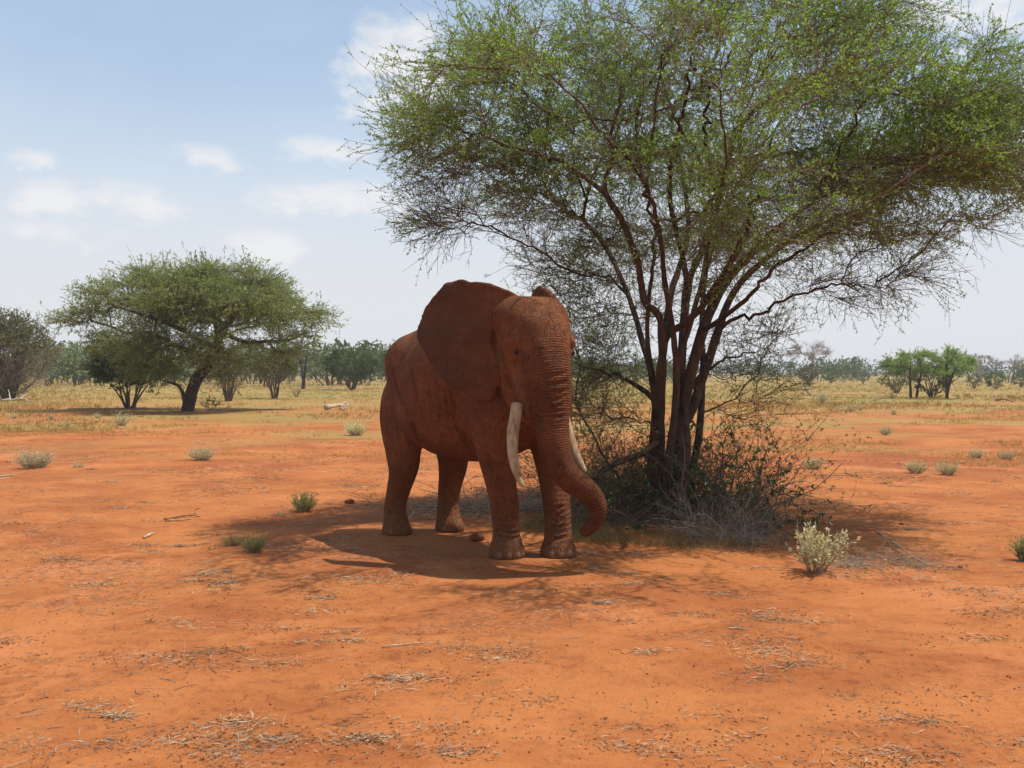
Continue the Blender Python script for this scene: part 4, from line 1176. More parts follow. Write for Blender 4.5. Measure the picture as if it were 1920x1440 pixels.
def fan_stems(rng, n, h, spread, r):
    out = []
    for i in range(n):
        a = 2 * np.pi * (i + rng.uniform(-.3, .3)) / n
        s = spread * rng.uniform(.5, 1.0)
        b = rng.uniform(.05, .18) * spread
        rows = []
        for t in (0, .3, .65, 1):
            q = b + (s - b) * t ** 1.2
            rows.append((q * math.cos(a) + rng.normal() * .05 * spread * (t > 0), q * math.sin(a) + rng.normal() * .05 * spread * (t > 0), -.05 + h * t * rng.uniform(.85, 1.1), r * (1 - .72 * t) * rng.uniform(.7, 1.1)))
        out.append(rows)
    return out

def bush(name, label, cat, px, py, wpx, hpx, seed, leafm='bush_leaf', n=110, stems=9, z0=.25, leafk=1.0, group=None, leaf_s=.010, bare=.0, twigm='bush_twig', barkm='bush_bark', ht=1.0, parts=("stem", "twigs", "crown")):
    """a multi-stemmed bush standing at pixel px,py; width and height in photograph pixels"""
    rng = np.random.default_rng(seed)
    x, y = G(px, py); k = y / F
    w, hgt = wpx * k, hpx * k
    root = thing(name, label, cat, (x, y, gz(x, y)), 0, group)
    st = fan_stems(rng, stems, hgt * .62, w * .30, hgt * .022)
    T = dome_targets(rng, w * .46, w * .42, hgt * z0, hgt * .95, int(n * 1.25), .25)
    lf = None
    if bare > 0:
        lf = lambda p: np.clip((p[:, 2] / hgt - bare) / .25, .06, 1)
    grow_tree(root, st, T, rng, bf=.3, step=hgt * .08, r_tip=hgt * .0022, expo=2.4, thick=hgt * .006, twig_n=4, twig_len=(hgt * .07, hgt * .17), twig_r=hgt * .0014,
              sub_n=1, sub_len=(hgt * .03, hgt * .07), leaf_tw=int(20 * leafk), leaf_sub=int(12 * leafk), leaf_L=(hgt * leaf_s * 1.8, hgt * leaf_s * 3.6), leaf_W=.6, leafy=lf, twig_up=.04,
              bark=barkm, twigm=twigm, leafm=leafm, jit=.04 * hgt, sides=(6, 4, 3), node_r=hgt * .012, names=parts, twK=3, bark_amp=.004 * hgt, lspread=.8)
    return root

def small_acacia(label, px, py, wpx, hpx, seed, leafm='far_leaf', npad=26, per=12, stems=2, rim=.62, bot=.35, group=None, leafk=1.0, lean=0.0, name="acacia_tree", bare=False, barkm='acacia_bark'):
    rng = np.random.default_rng(seed)
    x, y = G(px, py); k = y / F
    w, hgt = wpx * k, hpx * k
    root = thing(name, label, "tree", (x, y, gz(x, y)), 0, group)
    st = []
    for i in range(stems):
        a = rng.uniform(0, 6.28); sp = w * .05
        ox, oy = (0, 0) if stems == 1 else (sp * math.cos(a), sp * math.sin(a))
        tx, ty = lean * w + w * .16 * math.cos(a + i * 2.5), w * .16 * math.sin(a + i * 2.5)
        r = hgt * .028
        st.append([(ox, oy, -.1, r * 1.3), (ox + tx * .2, oy + ty * .2, hgt * .22, r), (ox + tx * .6, oy + ty * .6, hgt * .48, r * .7), (tx, ty, hgt * .72, r * .35)])
    T = umbrella_targets(rng, w * .5, hgt * .97, hgt * bot, hgt * rim, npad, per, (lean * w * .5, 0), .9, .16)
    grow_tree(root, st, T, rng, bf=.25, step=hgt * .06, r_tip=hgt * .0022, expo=2.4, thick=hgt * .007, twig_n=4, twig_len=(hgt * .06, hgt * .16), twig_r=hgt * (.0022 if bare else .0013),
              sub_n=2 if bare else 1, sub_len=(hgt * .03, hgt * .07), leaf_tw=0 if bare else int(16 * leafk), leaf_sub=0 if bare else int(10 * leafk), leaf_L=(hgt * .014, hgt * .028), leaf_W=.45,
              bark=barkm, twigm='bare_bark' if bare else 'acacia_twig', leafm=leafm, jit=.03 * hgt, sides=(7, 4, 3), node_r=hgt * .010, twK=3, flat=.3, lspread=.4, out_bias=.35, bark_amp=.003 * hgt)
    return root

def build_bushes():
    # left of the elephant, near to far
    bush("thicket", "tall brown tangled thicket with green crown at the left edge", "bush", 18, 750, 165, 165, 41, 'olive_leaf', 560, 30, .06, .55, leaf_s=.008, bare=.45, twigm='grey_twig')
    bush("bush", "dark green bush with splayed stems, just left of the flat-topped acacia's trunk", "bush", 243, 766, 165, 124, 42, 'bush_leaf', 190, 12, .33, 1.3, leaf_s=.010)
    bush("bush", "brown half-bare bush right behind the flat-topped acacia's trunk", "bush", 428, 752, 92, 100, 43, 'olive_leaf', 130, 14, .18, .8, bare=.45)
    bush("bush", "olive bush with bare stems, between the acacia's trunk and the pale log", "bush", 515, 748, 92, 92, 44, 'olive_leaf', 130, 12, .25, .9, bare=.42)
    bush("dead_bush", "leafless grey-brown dead bush beside the olive bush", "bush", 556, 744, 50, 34, 45, 'olive_leaf', 60, 9, .1, 0.05, twigm='grey_twig', bare=.95)
    small_acacia("small pale-stemmed tree behind the dead bush", 567, 730, 62, 92, 46, 'olive_leaf', 14, 8, 3, .7, .4)
    bush("bush", "large dark green bush in the grass, left of the elephant's rump", "bush", 660, 731, 122, 84, 47, 'bush_leaf', 170, 12, .22, 1.2)
    bush("bush", "dark green bush half hidden behind the elephant's rump", "bush", 745, 729, 90, 80, 48, 'bush_leaf', 120, 10, .2, 1.1)
    small_acacia("small dark tree with a thin trunk, between the thicket and the splayed bush", 141, 722, 82, 84, 49, 'far_leaf', 18, 8, 1, .7, .3)
    bush("shrub", "low bright green shrub at the foot of the flat-topped acacia", "shrub", 396, 768, 46, 24, 50, 'bush_leaf', 60, 8, .15, 1.2)
    # right of the big acacia
    small_acacia("taller acacia of the clump on the right-hand plain, left side", 1712, 747, 116, 94, 51, 'far_leaf', 24, 11, 2, .72, .42, lean=-.05)
    small_acacia("acacia with a raised top at the right end of the clump on the plain", 1778, 747, 98, 98, 52, 'far_leaf', 22, 11, 2, .6, .3, lean=.05)
    bush("bush", "dark bush between the two acacias of the right-hand clump", "bush", 1747, 746, 96, 70, 53, 'olive_leaf', 90, 9, .12, 1.0)
    bush("bush", "rounded bush leaning out at the left end of the right-hand clump", "bush", 1682, 737, 78, 54, 54, 'olive_leaf', 80, 8, .15, 1.0)
    small_acacia("pale leafless tree rising behind the bushes near the big acacia", 1518, 719, 78, 84, 55, npad=22, per=9, stems=1, rim=.7, bot=.42, name="bare_tree", bare=True, barkm='bare_bark')
    bush("bush", "brownish green bush at the foot of the leafless tree", "bush", 1516, 721, 58, 42, 56, 'olive_leaf', 90, 9, .1, 1.0)
    bush("bush", "dark round bush just right of the leafless tree", "bush", 1558, 718, 40, 30, 57, 'bush_leaf', 70, 8, .1, 1.2)
    bush("bush", "pale green low bush, third to the right of the leafless tree", "bush", 1582, 717, 30, 14, 58, 'green_shrub_leaf', 45, 7, .1, 1.0)
    bush("bush", "mid green bush left of the right-hand acacia clump", "bush", 1618, 719, 38, 22, 59, 'olive_leaf', 60, 8, .1, 1.1)
    bush("bush", "brown bush right of the acacia clump on the plain", "bush", 1826, 729, 36, 32, 60, 'olive_leaf', 70, 8, .1, .7)
    bush("bush", "dark green round bush near the right edge", "bush", 1867, 730, 48, 34, 61, 'bush_leaf', 80, 8, .1, 1.2)
    bush("bush", "dark bush cut by the right edge", "bush", 1915, 726, 46, 30, 62, 'bush_leaf', 70, 8, .1, 1.1)
    small_acacia("grey leafless tree on the skyline, left of the two by the right edge", 1838, 717, 56, 56, 63, npad=16, per=8, stems=2, rim=.7, bot=.4, name="bare_tree", bare=True, barkm='bare_bark')
    small_acacia("grey leafless tree on the skyline at the right edge", 1893, 717, 58, 52, 64, npad=16, per=8, stems=2, rim=.7, bot=.4, name="bare_tree", bare=True, barkm='bare_bark')

def build_far_wood():
    """the wood along the skyline: many crowns that read as one mass"""
    rng = np.random.default_rng(71)
    gl, gw = Geo(), Geo()
    for i in range(620):
        band = rng.uniform(0, 1)
        d = 150 + 330 * band
        px = rng.uniform(-420, 2340)
        x = (px - 960) / F * d
        t = np.clip((px - 760) / 500, 0, 1)
        topy = rng.uniform(636, 686) * (1 - t) + rng.uniform(664, 697) * t
        hgt = CAMH + (HORIZON - topy) / F * d
        if d < 230 and px > 1300: continue
        w = hgt * rng.uniform(.9, 1.9)
        n = int(150 * (1.15 - .5 * band))
        m = int(rng.integers(4, 8))
        cl = np.stack([rng.normal(size=m) * w * .28, rng.normal(size=m) * w * .28, hgt * rng.uniform(.3, .85, m)], 1)
        c = cl[rng.integers(m, size=n)]
        v = rng.normal(size=(n, 3)); v /= np.linalg.norm(v, axis=1, keepdims=True); v *= rng.uniform(.3, 1, (n, 1)) ** .5
        p = c + v * np.array([w * .26, w * .26, hgt * .19]); p[:, 2] = np.abs(p[:, 2])
        p += np.array([x, d, 0])
        tint = np.clip(rng.uniform(0, .8) + rng.normal(size=n) * .18, 0, 1)
        gl.leaf_tris(p, rng.normal(size=(n, 3)), hgt * .16 * rng.uniform(.6, 1.3, n), hgt * .09, rng, tint)
        st = np.zeros((3, 3, 3)); st[:, 0] = np.array([x, d, -.1]) + rng.normal(size=(3, 3)) * np.array([.3, .3, 0]); st[:, 2] = st[:, 0] + np.array([0, 0, hgt * .6]) + rng.normal(size=(3, 3)) * np.array([w * .2, w * .2, 0]); st[:, 1] = (st[:, 0] + st[:, 2]) / 2
        gw.tubes(st, np.full((3, 3), hgt * .02), 3)
    r = gl.build("distant_woodland", M['wood_leaf'], None, False)
    tag(r, "hazy grey-green woodland lining the horizon", "woodland", kind="stuff")
    s = gw.build("trunks", M['bush_bark'], r); s["kind"] = "stuff"

M['wood_leaf'] = leaf_mat("woodland_leaf", (0.055, 0.085, 0.024), (0.16, 0.175, 0.055), .2)
if 'B' not in SKIP:
    build_bushes()
    build_far_wood()

# ------------------------------------------------------------------ dry grass of the plain
def build_grass():
    rng = np.random.default_rng(81)
    def tufts(n, dmin, dmax, fn, hr, blades, mat, name, label, tint0=(.2, .9)):
        u = rng.uniform(0, 1, n * 3)
        d = 1 / (1 / dmin + (1 / dmax - 1 / dmin) * u) if fn != 'near' else np.sqrt(dmin ** 2 + (dmax ** 2 - dmin ** 2) * u)
        x = rng.uniform(-.62, .62, n * 3) * d
        p = np.stack([x, d, np.zeros_like(x)], 1)
        nz = vnoise(p * np.array([.55, 1.2, 1]), .09, 5) * .9 + vnoise(p, .45, 6) * .6
        cov = np.clip((d - 18) / 45, 0, 1) * .68 + np.clip((d - 52) / 75, 0, 1) * 1.0 - .70
        keep = (nz + cov + rng.uniform(-.45, .45, n * 3)) > 0
        p = p[keep][:n]
        m = len(p)
        p[:, 2] = gh(p[:, 0], p[:, 1])
        hh = rng.uniform(*hr, m) * (1 + .4 * vnoise(p, .07, 8)) * np.clip((p[:, 1] - 10) / 60, .25, 1)
        w = np.repeat(np.arange(m), blades)
        st = p[w] + rng.normal(size=(len(w), 3)) * np.array([1, 1, 0]) * (hh[w] * .35)[:, None]
        ax = np.array([0, 0, 1.0]) + rng.normal(size=(len(w), 3)) * .38
        g = Geo()
        tint = np.clip(.5 + .55 * vnoise(p * np.array([.6, 1.3, 1]), .06, 17)[w] + .25 * vnoise(p, .35, 18)[w] + rng.normal(size=len(w)) * .15, 0, 1)
        L = hh[w] * rng.uniform(.6, 1.1, len(w))
        g.leaf_tris(st, ax, L, np.maximum(L * .10, p[w, 1] * .00035), rng, tint)
        o = g.build(name, mat, None, False)
        tag(o, label, "grass", kind="stuff")
    tufts(27000, 20, 330, 'far', (.12, .33), 6, M['straw'], "dry_grass", "straw-yellow dry grass covering the far plain")
build_grass()
# ------------------------------------------------------------------ undergrowth round the big acacia
def brush(name, label, cat, px, py, rx, ry, hgt, n, seed, twigm='grey_twig', leafm=None, leaves=0, leaf_L=(.03, .05), arch=.5, r=.006, length=(.5, 1.1), lying=0.0, broad=False, parts=("branches", "leaves")):
    """a tangle of arching dry stems over an oval of ground"""
    rng = np.random.default_rng(seed)
    x, y = G(px, py)
    root = thing(name, label, cat, (x, y, gz(x, y)))
    g = Geo()
    a = rng.uniform(0, 2 * np.pi, n); q = np.sqrt(rng.uniform(0, 1, n)) * .75
    st = np.stack([rx * q * np.cos(a), ry * q * np.sin(a), np.zeros(n)], 1)
    st[:, 2] = rng.uniform(-.03, .35 * hgt * (lying > 0) + .01, n)
    up = (1 - lying) * rng.uniform(.5, 1.5, n)
    dr = np.stack([np.cos(a) * .55 + rng.normal(size=n) * .5, np.sin(a) * .55 + rng.normal(size=n) * .5, up], 1)
    L = rng.uniform(*length, n)
    P = twig_lines(st, dr, L, 7, rng, .26, -arch * .16)
    P[:, :, 2] = np.clip(P[:, :, 2], .01, None)
    over = np.maximum(P[:, :, 2] - hgt, 0); P[:, :, 2] -= over * .75
    g.tubes(P, np.linspace(1, .35, 7)[None] * (r * rng.uniform(.5, 1.3, n))[:, None], 4, rng.uniform(0, 1, n))
    w = np.repeat(np.arange(n), 3)
    i = rng.integers(1, 6, len(w))
    d2 = unit(P[w, i + 1] - P[w, i]) * .7 + rng.normal(size=(len(w), 3)) * .6
    P2 = twig_lines(P[w, i], d2, L[w] * rng.uniform(.2, .5, len(w)), 4, rng, .3, -.02)
    P2[:, :, 2] = np.clip(P2[:, :, 2], .008, None)
    g.tubes(P2, np.linspace(.6, .25, 4)[None] * np.full((len(w), 1), r * .7), 3, rng.uniform(0, 1, len(w)))
    g.build(parts[0], M[twigm], root)["kind"] = "stuff"
    if leaves:
        gl = Geo()
        w2 = rng.integers(len(P2), size=leaves); k = rng.integers(1, 4, leaves)
        p = P2[w2, k]
        ax = rng.normal(size=(leaves, 3)) + np.array([0, 0, -.15])
        LL = rng.uniform(*leaf_L, leaves)
        tint = rng.uniform(0, 1, leaves)
        if broad: gl.leaves(p, ax, LL, LL * .42, rng, tint, .25)
        else: gl.leaf_tris(p, ax, LL, LL * .45, rng, tint)
        gl.build(parts[1], M[leafm], root, broad)["kind"] = "stuff"
    return root

def build_undergrowth():
    brush("broad_leaved_shrub", "sprawling dark broad-leaved shrub at the right foot of the big acacia", "shrub", 1345, 985, .75, .45, 1.5, 60, 101, 'bush_twig', 'broad_leaf', 2600, (.045, .095), .25, .010, (1.0, 2.0), 0.0, True)
    brush("dry_brush", "grey heap of dry thorny twigs beside the shrub, right of the acacia's stems", "brush", 1362, 1012, .62, .45, .66, 190, 102, 'grey_twig', 'olive_leaf', 500, (.02, .04), .9, .0035, (.5, 1.1))
    brush("dead_branches", "brown tangle of dead branches left of the acacia's stems", "brush", 1168, 952, .66, .5, 1.35, 220, 103, 'bush_twig', 'olive_leaf', 8000, (.02, .045), .45, .006, (.8, 1.7))
    brush("twiggy_regrowth", "dense olive-brown twiggy regrowth reaching from the acacia to the elephant's trunk", "brush", 1110, 935, .6, .5, 1.75, 200, 104, 'bush_twig', 'olive_leaf', 10000, (.02, .05), .3, .0055, (1.1, 2.1))
    brush("twiggy_regrowth", "fine twiggy regrowth with small leaves behind the broad-leaved shrub", "brush", 1365, 950, .66, .5, 1.95, 190, 105, 'bush_twig', 'bush_leaf', 9000, (.02, .05), .3, .005, (1.0, 2.3))
    brush("twiggy_regrowth", "green-leaved regrowth around the base of the acacia's stems", "brush", 1255, 962, .7, .35, 1.5, 110, 109, 'bush_twig', 'bush_leaf', 4200, (.02, .05), .3, .005, (.8, 1.6))
    brush("fallen_brush", "grey fallen branches lying in the shade behind the elephant's legs", "brush", 935, 962, 1.5, .6, .35, 120, 106, 'grey_twig', 'olive_leaf', 400, (.02, .04), .2, .009, (.7, 1.7), .9)
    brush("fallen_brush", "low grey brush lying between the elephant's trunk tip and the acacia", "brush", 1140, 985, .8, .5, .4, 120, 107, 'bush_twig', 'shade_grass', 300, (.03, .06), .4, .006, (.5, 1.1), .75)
    brush("brush_pile", "flat pile of thin grey branches on the sunny ground at right", "brush", 1655, 1055, .62, .42, .14, 150, 108, 'grey_twig', 'straw', 250, (.03, .06), .5, .003, (.3, .8), .92)
    # rank grass in the shade
    rng = np.random.default_rng(111); g = Geo()
    for cx, cy, rx, ry, n, hh in ((1190, 1005, 1.1, .8, 6500, .13), (1330, 1022, .9, .5, 1600, .10), (850, 955, 1.9, 1.0, 2600, .11), (1080, 985, 1.0, .8, 3000, .11), (712, 932, .45, .4, 400, .12), (445, 1022, .45, .3, 350, .13)):
        x, y = G(cx, cy)
        a = rng.uniform(0, 6.28, n); q = np.sqrt(rng.uniform(0, 1, n))
        p = np.stack([x + rx * q * np.cos(a), y + ry * q * np.sin(a), np.zeros(n)], 1)
        p = p[vnoise(p, 2.3, 14) * .8 + vnoise(p, .9, 15) * .7 + rng.uniform(-.5, .5, n) - 1.1 * np.clip(q - .55, 0, 1) > -.15]
        # none under the elephant's feet
        p[:, 2] = gh(p[:, 0], p[:, 1]) - .005
        m = len(p)
        g.leaf_tris(p, np.array([0, 0, .9]) + rng.normal(size=(m, 3)) * .55, hh * rng.uniform(.4, 1.4, m), .007, rng, rng.uniform(0, 1, m))
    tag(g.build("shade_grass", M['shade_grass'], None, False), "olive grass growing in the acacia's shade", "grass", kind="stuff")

# ------------------------------------------------------------------ small dusty shrubs dotted over the bare earth
def shrub(label, px, py, wpx, hpx, seed, leafm='dusty_leaf', n=80, per=16, group="small dusty shrubs on the red earth", name="shrub", bare=False, upright=.9):
    rng = np.random.default_rng(seed)
    x, y = G(px, py); k = y / F
    w, hgt = wpx * k, hpx * k
    root = thing(name, label, "shrub", (x, y, gz(x, y)), 0, group)
    n = int(n * 1.4)
    a = rng.uniform(0, 6.28, n); q = np.sqrt(rng.uniform(0, 1, n))
    st = np.stack([w * .20 * q * np.cos(a), w * .20 * q * np.sin(a), np.full(n, -.01)], 1)
    dr = np.stack([np.cos(a) * q * w / hgt * .55, np.sin(a) * q * w / hgt * .55, np.full(n, upright)], 1) + rng.normal(size=(n, 3)) * .14
    L = hgt * rng.uniform(.55, 1.15, n)
    P = twig_lines(st, dr, L, 5, rng, .10, .03)
    g = Geo(); g.tubes(P, np.linspace(1, .4, 5)[None] * np.full((n, 1), max(.0025, hgt * .008)), 3, rng.uniform(.2, 1, n))
    g.build("stems", M['grey_twig'], root)["kind"] = "stuff"
    if not bare:
        wi = np.repeat(np.arange(n), per); u = rng.uniform(.25, 1, len(wi)) * 4; i = np.minimum(u.astype(int), 3); f = (u - i)[:, None]
        p = P[wi, i] * (1 - f) + P[wi, i + 1] * f
        ax = unit(P[wi, i + 1] - P[wi, i]) * .8 + rng.normal(size=(len(wi), 3)) * .55
        LL = hgt * rng.uniform(.06, .13, len(wi))
        gl = Geo(); gl.leaf_tris(p, ax, LL, LL * .42, rng, np.clip(.2 + .7 * u / 4 * rng.uniform(.5, 1.3, len(wi)), 0, 1))
        gl.build("leaves", M[leafm], root, False)["kind"] = "stuff"
    return root

def build_shrubs():
    shrub("wide pale dusty shrub nearest the left edge", 64, 879, 70, 34, 201, n=130)
    shrub("tiny dry tuft just right of the wide pale shrub at left", 147, 881, 25, 13, 202, n=40)
    shrub("low wide pale shrub midway between left edge and elephant", 378, 868, 55, 26, 203, n=110)
    shrub("round dusty shrub on the bare earth close to the elephant's rump, below the pale log", 667, 817, 42, 28, 204, n=90)
    shrub("spiky half-dry grey shrub below the splayed dark green bush", 227, 797, 36, 26, 205, n=60, per=6)
    shrub("small yellow-green shrub left of the elephant's hind foot", 570, 957, 46, 36, 206, 'green_shrub_leaf', n=90)
    shrub("bright green tuft at the left end of the elephant's shadow", 476, 1034, 46, 34, 207, 'green_shrub_leaf', n=80)
    shrub("straw-coloured dry tuft beside the bright green tuft", 436, 1018, 46, 26, 208, 'straw', n=80)
    shrub("tall pale flowering shrub in front, right of the acacia's base", 1530, 1072, 80, 86, 209, n=46, per=22)
    shrub("dusty shrub with fallen stems just right of the acacia's undergrowth", 1524, 882, 46, 24, 210, n=80)
    shrub("left one of two pale shrubs side by side on the right", 1717, 887, 44, 26, 211, n=80)
    shrub("right one of two pale shrubs side by side on the right", 1778, 890, 40, 26, 212, n=80)
    shrub("small green-grey shrub second from the right edge", 1831, 855, 28, 20, 213, n=60)
    shrub("small green-grey shrub at the right edge of the bare earth", 1888, 857, 29, 19, 214, n=60)
    shrub("small round shrub alone amid the grass patches at right", 1661, 816, 28, 18, 215, n=60)
    shrub("yellow-green shrub cut by the right edge of the picture", 1919, 1046, 30, 44, 216, 'green_shrub_leaf', n=70)
    shrub("faint dry tuft at far left below the thicket", 27, 784, 18, 12, 217, n=40)
    shrub("pale tuft in front of the flat-topped acacia's shadow, far left", 96, 787, 14, 11, 218, n=40)
    shrub("small dry tuft right of that shadow's left tip", 122, 798, 24, 13, 219, n=40)
    shrub("small tuft between the spiky grey shrub and the acacia's shadow", 183, 785, 12, 12, 220, n=30)
    for i, (px, py, w, h) in enumerate(((1542, 757, 12, 22), (1582, 772, 28, 14), (1596, 774, 14, 12), (1613, 771, 14, 12), (1640, 753, 24, 12), (1674, 748, 18, 14), (1676, 777, 12, 14), (1534, 744, 30, 12))):
        lab = ["upright grey stump-like shrub below the leafless tree", "largest low grey shrub on the grassy plain at right", "dark low shrub next to the largest grey one", "thin grey shrub right of the dark low one", "flat grey shrub left of the acacia clump",
               "dark round shrub at the left foot of the acacia clump", "thin upright grey shrub below the acacia clump", "pale mound-like shrub beside the upright stump-like one"][i]
        shrub(lab, px, py, w, h, 230 + i, 'olive_leaf' if i in (2, 5) else 'dusty_leaf', 40, 10, "low grey shrubs on the far plain")

# ------------------------------------------------------------------ fallen wood, stones, litter
def stick(label, px, py, rows, r, mat='pale_wood', name="stick", twigs=(), cat="stick", group=None):
    """rows: offsets in photograph pixels along the ground (dx right, dy up the picture, height m)"""
    x0, y0 = G(px, py)
    root = thing(name, label, cat, (x0, y0, gz(x0, y0)), 0, group)
    def line(rows, r0, nm):
        P = []
        for dx, dy, z in rows:
            x, y = G(px + dx, py - dy)
            P.append((x - x0, y - y0, z + r0 * .7, 0))
        P = catmull(np.array(P), 12)[:, :3]
        P = P + vnoise(P * 7 + px, 1, 3)[:, None] * r0 * .6
        rr = r0 * np.linspace(1.05, .5, 12) * (1 + .2 * vnoise(P, 9, 5))
        g = Geo(); g.tube(P, rr, 7, .5)
        V = np.concatenate(g.V); Q = np.concatenate(g.Q)
        caps = [[i for i in range(7)][::-1], [len(V) - 7 + i for i in range(7)]]
        tr = [(c[0], c[i], c[i + 1]) for c in caps for i in range(1, 6)]
        np_mesh(nm, V, Q, M[mat], root, True, {"tint": np.full(len(V), .5)}, tr)
    line(rows, r, "shaft")
    for t in twigs: line(t[0], t[1], "side_branch")
    return root

def build_wood():
    stick("orange-brown broken stick with a fork on the earth left of the elephant", 340, 966, [(-33, -5, 0), (0, 0, .02), (36, 1, .0)], .022, 'red_wood', twigs=[([(18, 2, .02), (27, 8, .05), (36, 2, .12)], .012), ([(-30, -7, 0), (0, -5, .0), (20, -3, .0)], .014)])
    stick("short pale stick below the forked stick at left", 282, 999, [(-12, -4, 0), (0, 0, .02), (10, 3, .01)], .016, 'pale_wood')
    stick("pale weathered log lying at the edge of the far grass", 628, 769, [(-17, -1, .05), (0, 0, .12), (17, 1, .12)], .16, 'pale_wood', "log", [([(8, 1, .15), (20, 3, .3), (24, 2, .0)], .07), ([(10, -1, .1), (22, -3, .0)], .06)], "log")
    stick("forked stick with an upright end on the bare earth at right", 1600, 895, [(-14, 2, .05), (0, 0, .02), (17, -3, .0)], .018, 'red_wood', twigs=[([(-14, 2, .03), (-15, 3, .16)], .016), ([(-4, 1, .02), (10, 5, .14)], .009)])
    stick("dark twig on the ground above the tall flowering shrub", 1562, 978, [(-18, -3, 0), (0, 0, .01), (18, 2, .03)], .014, 'red_wood')
    stick("long thin bare branch slanting over the flat brush pile", 1700, 1034, [(-55, 42, .0), (-20, 12, .05), (10, -8, .03), (62, -30, .0)], .012, 'pale_wood')
    stick("dark stump leaning in the grass left of the stump-like shrub", 1513, 742, [(-5, 6, .9), (0, 2, .4), (6, -1, .05)], .13, 'bush_bark', "stump", cat="stump")
    stick("dark fallen branch on the grassy plain near the right edge", 1884, 755, [(-15, 1, .1), (0, 0, .15), (14, -1, .0)], .10, 'red_wood', "fallen_branch", cat="branch")
    stick("pale pair of sticks at the left edge of the bare earth", 10, 895, [(-16, -1, .0), (4, 1, .01), (14, 2, .0)], .016, 'pale_wood', twigs=[([(-10, -4, 0), (8, -2, 0)], .013)])
    stick("tiny upright twig pair near the picture's centre bottom", 1070, 1180, [(0, 0, 0), (-2, -1, .14)], .004, 'pale_wood', twigs=[([(0, 0, 0), (6, 1, .10)], .003)])
    stick("pale fallen branches at the foot of the left thicket", 36, 757, [(-34, 0, .1), (0, 0, .25), (24, -2, .1)], .10, 'pale_wood', "fallen_branch", [([(0, 1, .2), (14, 6, .5)], .05), ([(-16, 0, .15), (-20, 5, .8)], .05)], "branch")
    stick("thin curved pale stick in the right foreground", 1385, 1186, [(-18, 2, 0), (0, 1, .01), (20, -1, 0)], .007, 'pale_wood')
    stick("thin pale twig below the elephant's shadow, left of centre", 760, 1218, [(-45, -2, 0), (0, 2, .01), (50, 8, .0)], .006, 'pale_wood')
    # lumps of dung and stone
    for label, px, py, s, seed in (("dark reddish lump on the earth left of the elephant's hind foot", 656, 942, .075, 1), ("small dark stone in the right foreground shade", 1800, 1062, .03, 2), ("dark dung lump behind the elephant's front foot", 893, 1014, .09, 3), ("small dark lump far right on the bare earth", 1690, 980, .03, 4)):
        x, y = G(px, py)
        v, q = uv_ball(1, 18, 12)
        v = v * np.array([s, s * .85, s * .62]) * (1 + .22 * vnoise(v, 2.1, seed))[:, None]
        o = np_mesh("earth_lump", v, q, M['clod']); o.location = (x, y, gz(x, y) + s * .4)
        tag(o, label, "lump")

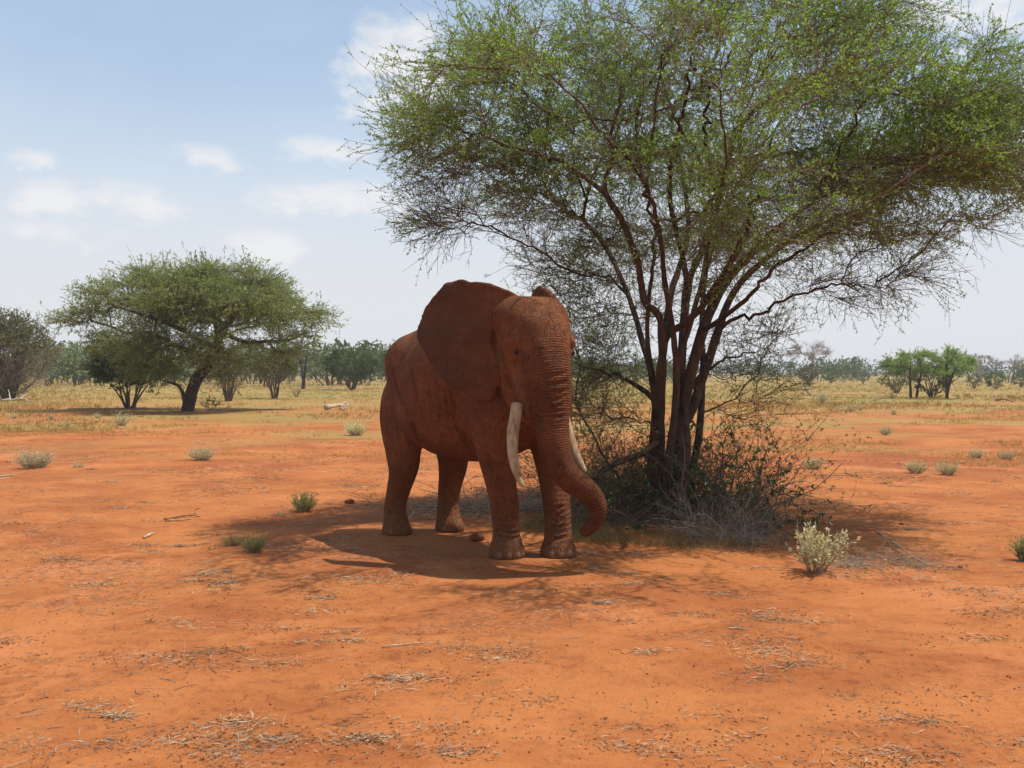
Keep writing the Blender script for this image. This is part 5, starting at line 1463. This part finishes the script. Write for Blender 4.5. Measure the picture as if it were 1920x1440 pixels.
def build_litter():
    rng = np.random.default_rng(301)
    def spots(n, dmin, dmax, thr, seed):
        d = dmin * (dmax / dmin) ** rng.uniform(0, 1, n) if dmin < 30 else rng.uniform(dmin, dmax, n)
        x = rng.uniform(-.56, .56, n) * d
        p = np.stack([x, d, np.zeros(n)], 1)
        c = vnoise(p, .55, seed) * .5 + vnoise(p, 1.7, seed + 1) * .55 + vnoise(p, 4.5, seed + 2) * .3
        p = p[c > thr]
        p[:, 2] = gh(p[:, 0], p[:, 1])
        return p
    g = Geo()
    p = spots(110000, 4.3, 34, .30, 41); m = len(p)
    ax = rng.normal(size=(m, 3)) * np.array([1, 1, .10]); ax[:, 2] = np.abs(ax[:, 2])
    g.leaf_tris(p + np.array([0, 0, .004]), ax, rng.uniform(.02, .10, m) * np.clip(p[:, 1] / 9, .7, 2), .0045 * np.clip(p[:, 1] / 9, .8, 2.5), rng, np.clip(rng.uniform(0, 1, m), 0, 1))
    p = spots(12000, 4.3, 30, .12, 51); m = len(p)
    g.leaf_tris(p + np.array([0, 0, .005]), rng.normal(size=(m, 3)) * np.array([1, 1, .15]), rng.uniform(.012, .035, m), .014, rng, rng.uniform(0, .4, m) ** 1.5)
    # straw gathered in mats by wind and hooves
    nm = 230
    dm = 4.4 * (26 / 4.4) ** rng.uniform(0, 1, nm); xm = rng.uniform(-.54, .54, nm) * dm
    for x, d in zip(xm, dm):
        k = int(rng.uniform(25, 130)); R = rng.uniform(.10, .45); a0 = rng.uniform(-.5, .5)
        u = rng.normal(size=(k, 2)) * np.array([R, R * .38]) * .6
        px = x + u[:, 0] * math.cos(a0) - u[:, 1] * math.sin(a0); py = d + u[:, 0] * math.sin(a0) + u[:, 1] * math.cos(a0)
        p = np.stack([px, py, gh(px, py) + .006 + np.abs(rng.normal(size=k)) * .008], 1)
        t = np.full(k, rng.uniform(.25, .8)) + rng.normal(size=k) * .2
        g.leaf_tris(p, rng.normal(size=(k, 3)) * np.array([1, .8, .12]), rng.uniform(.025, .12, k), rng.uniform(.004, .009, k), rng, np.clip(t, 0, 1))
        kk = k // 3
        v = rng.normal(size=(kk, 2)) * np.array([R, R * .38]) * .7
        p = np.stack([x + v[:, 0], d + v[:, 1], gh(x + v[:, 0], d + v[:, 1]) + .005], 1)
        g.leaf_tris(p, rng.normal(size=(kk, 3)) * np.array([1, 1, .2]), rng.uniform(.012, .04, kk), .014, rng, np.zeros(kk))
    tag(g.build("dry_litter", M['litter'], None, False), "scattered straw, leaf bits and dry litter on the red earth", "litter", kind="stuff")
    g = Geo()
    p = spots(3000, 4.3, 26, .25, 61); m = len(p)
    L = .04 + .26 * rng.uniform(0, 1, m) ** 2.5
    P = twig_lines(p + np.array([0, 0, .006]), rng.normal(size=(m, 3)) * np.array([1, 1, .06]), L, 4, rng, .3, 0)
    P[:, :, 2] = np.maximum(P[:, :, 2], gh(P[:, :, 0].ravel(), P[:, :, 1].ravel()).reshape(m, 4) + .004)
    g.tubes(P, np.broadcast_to(rng.uniform(.0013, .0034, m)[:, None], (m, 4)), 3, rng.uniform(0, 1, m))
    tag(g.build("fallen_twigs", M['grey_twig'], None), "thin fallen twigs strewn over the red earth", "twigs", kind="stuff")
    g = Geo()
    p = spots(5000, 4.3, 24, .30, 71)[:520]; m = len(p)
    base = np.array([[1, 0, 0], [0, 1, 0], [-1, 0, 0], [0, -1, 0], [0, 0, .8], [0, 0, -.5]], float)
    V = base[None] * (rng.uniform(.0, 1, m) ** 3 * .016 + .0035)[:, None, None] * rng.uniform(.6, 1.3, (m, 6, 1)) + p[:, None]
    T = np.array([[0, 1, 4], [1, 2, 4], [2, 3, 4], [3, 0, 4], [1, 0, 5], [2, 1, 5], [3, 2, 5], [0, 3, 5]])
    T = (T[None] + 6 * np.arange(m)[:, None, None]).reshape(-1, 3)
    o = np_mesh("pebbles", V.reshape(-1, 3), np.zeros((0, 4)), M['clod'], None, False, {"tint": np.repeat(rng.uniform(0, 1, m), 6)}, T)
    tag(o, "small clods and pebbles scattered on the red earth", "pebbles", kind="stuff")

def clod_mat():
    m, nt, out = new_mat("earth_clod"); h = N(nt)
    co = h.node("ShaderNodeTexCoord").outputs["Object"]
    n1 = h.noise(co, 14, 5, .65)
    col = h.mix(n1, (0.13, 0.045, 0.02), (0.30, 0.10, 0.04))
    nt.links.new(h.principled(col, .95, .1, h.bump(n1, .8, .03)), out.inputs[0])
    return m
M['clod'] = clod_mat()
if 'S' not in SKIP:
    build_undergrowth()
    build_shrubs()
    build_wood()
    build_litter()
# ------------------------------------------------------------------ the dusty air over the plain
def build_haze():
    lo, hi = np.array([-4200, -800, -1.6]), np.array([4200, 6300, 13.0])
    c = np.array([[x, y, z] for x in (0, 1) for y in (0, 1) for z in (0, 1)])
    V = lo + c * (hi - lo)
    Q = [(0, 1, 3, 2), (4, 6, 7, 5), (0, 4, 5, 1), (2, 3, 7, 6), (0, 2, 6, 4), (1, 5, 7, 3)]
    m, nt, out = new_mat("haze")
    pv = nt.nodes.new("ShaderNodeVolumePrincipled")
    pv.inputs["Color"].default_value = (0.93, 0.95, 1.0, 1)
    pv.inputs["Density"].default_value = 0.0004
    pv.inputs["Anisotropy"].default_value = 0.2
    nt.links.new(pv.outputs[0], out.inputs["Volume"])
    o = np_mesh("haze", V, Q, m, None, False)
    tag(o, "thin dusty haze hanging over the plain", None, kind="stuff")
if 'H' not in SKIP:
    build_haze()
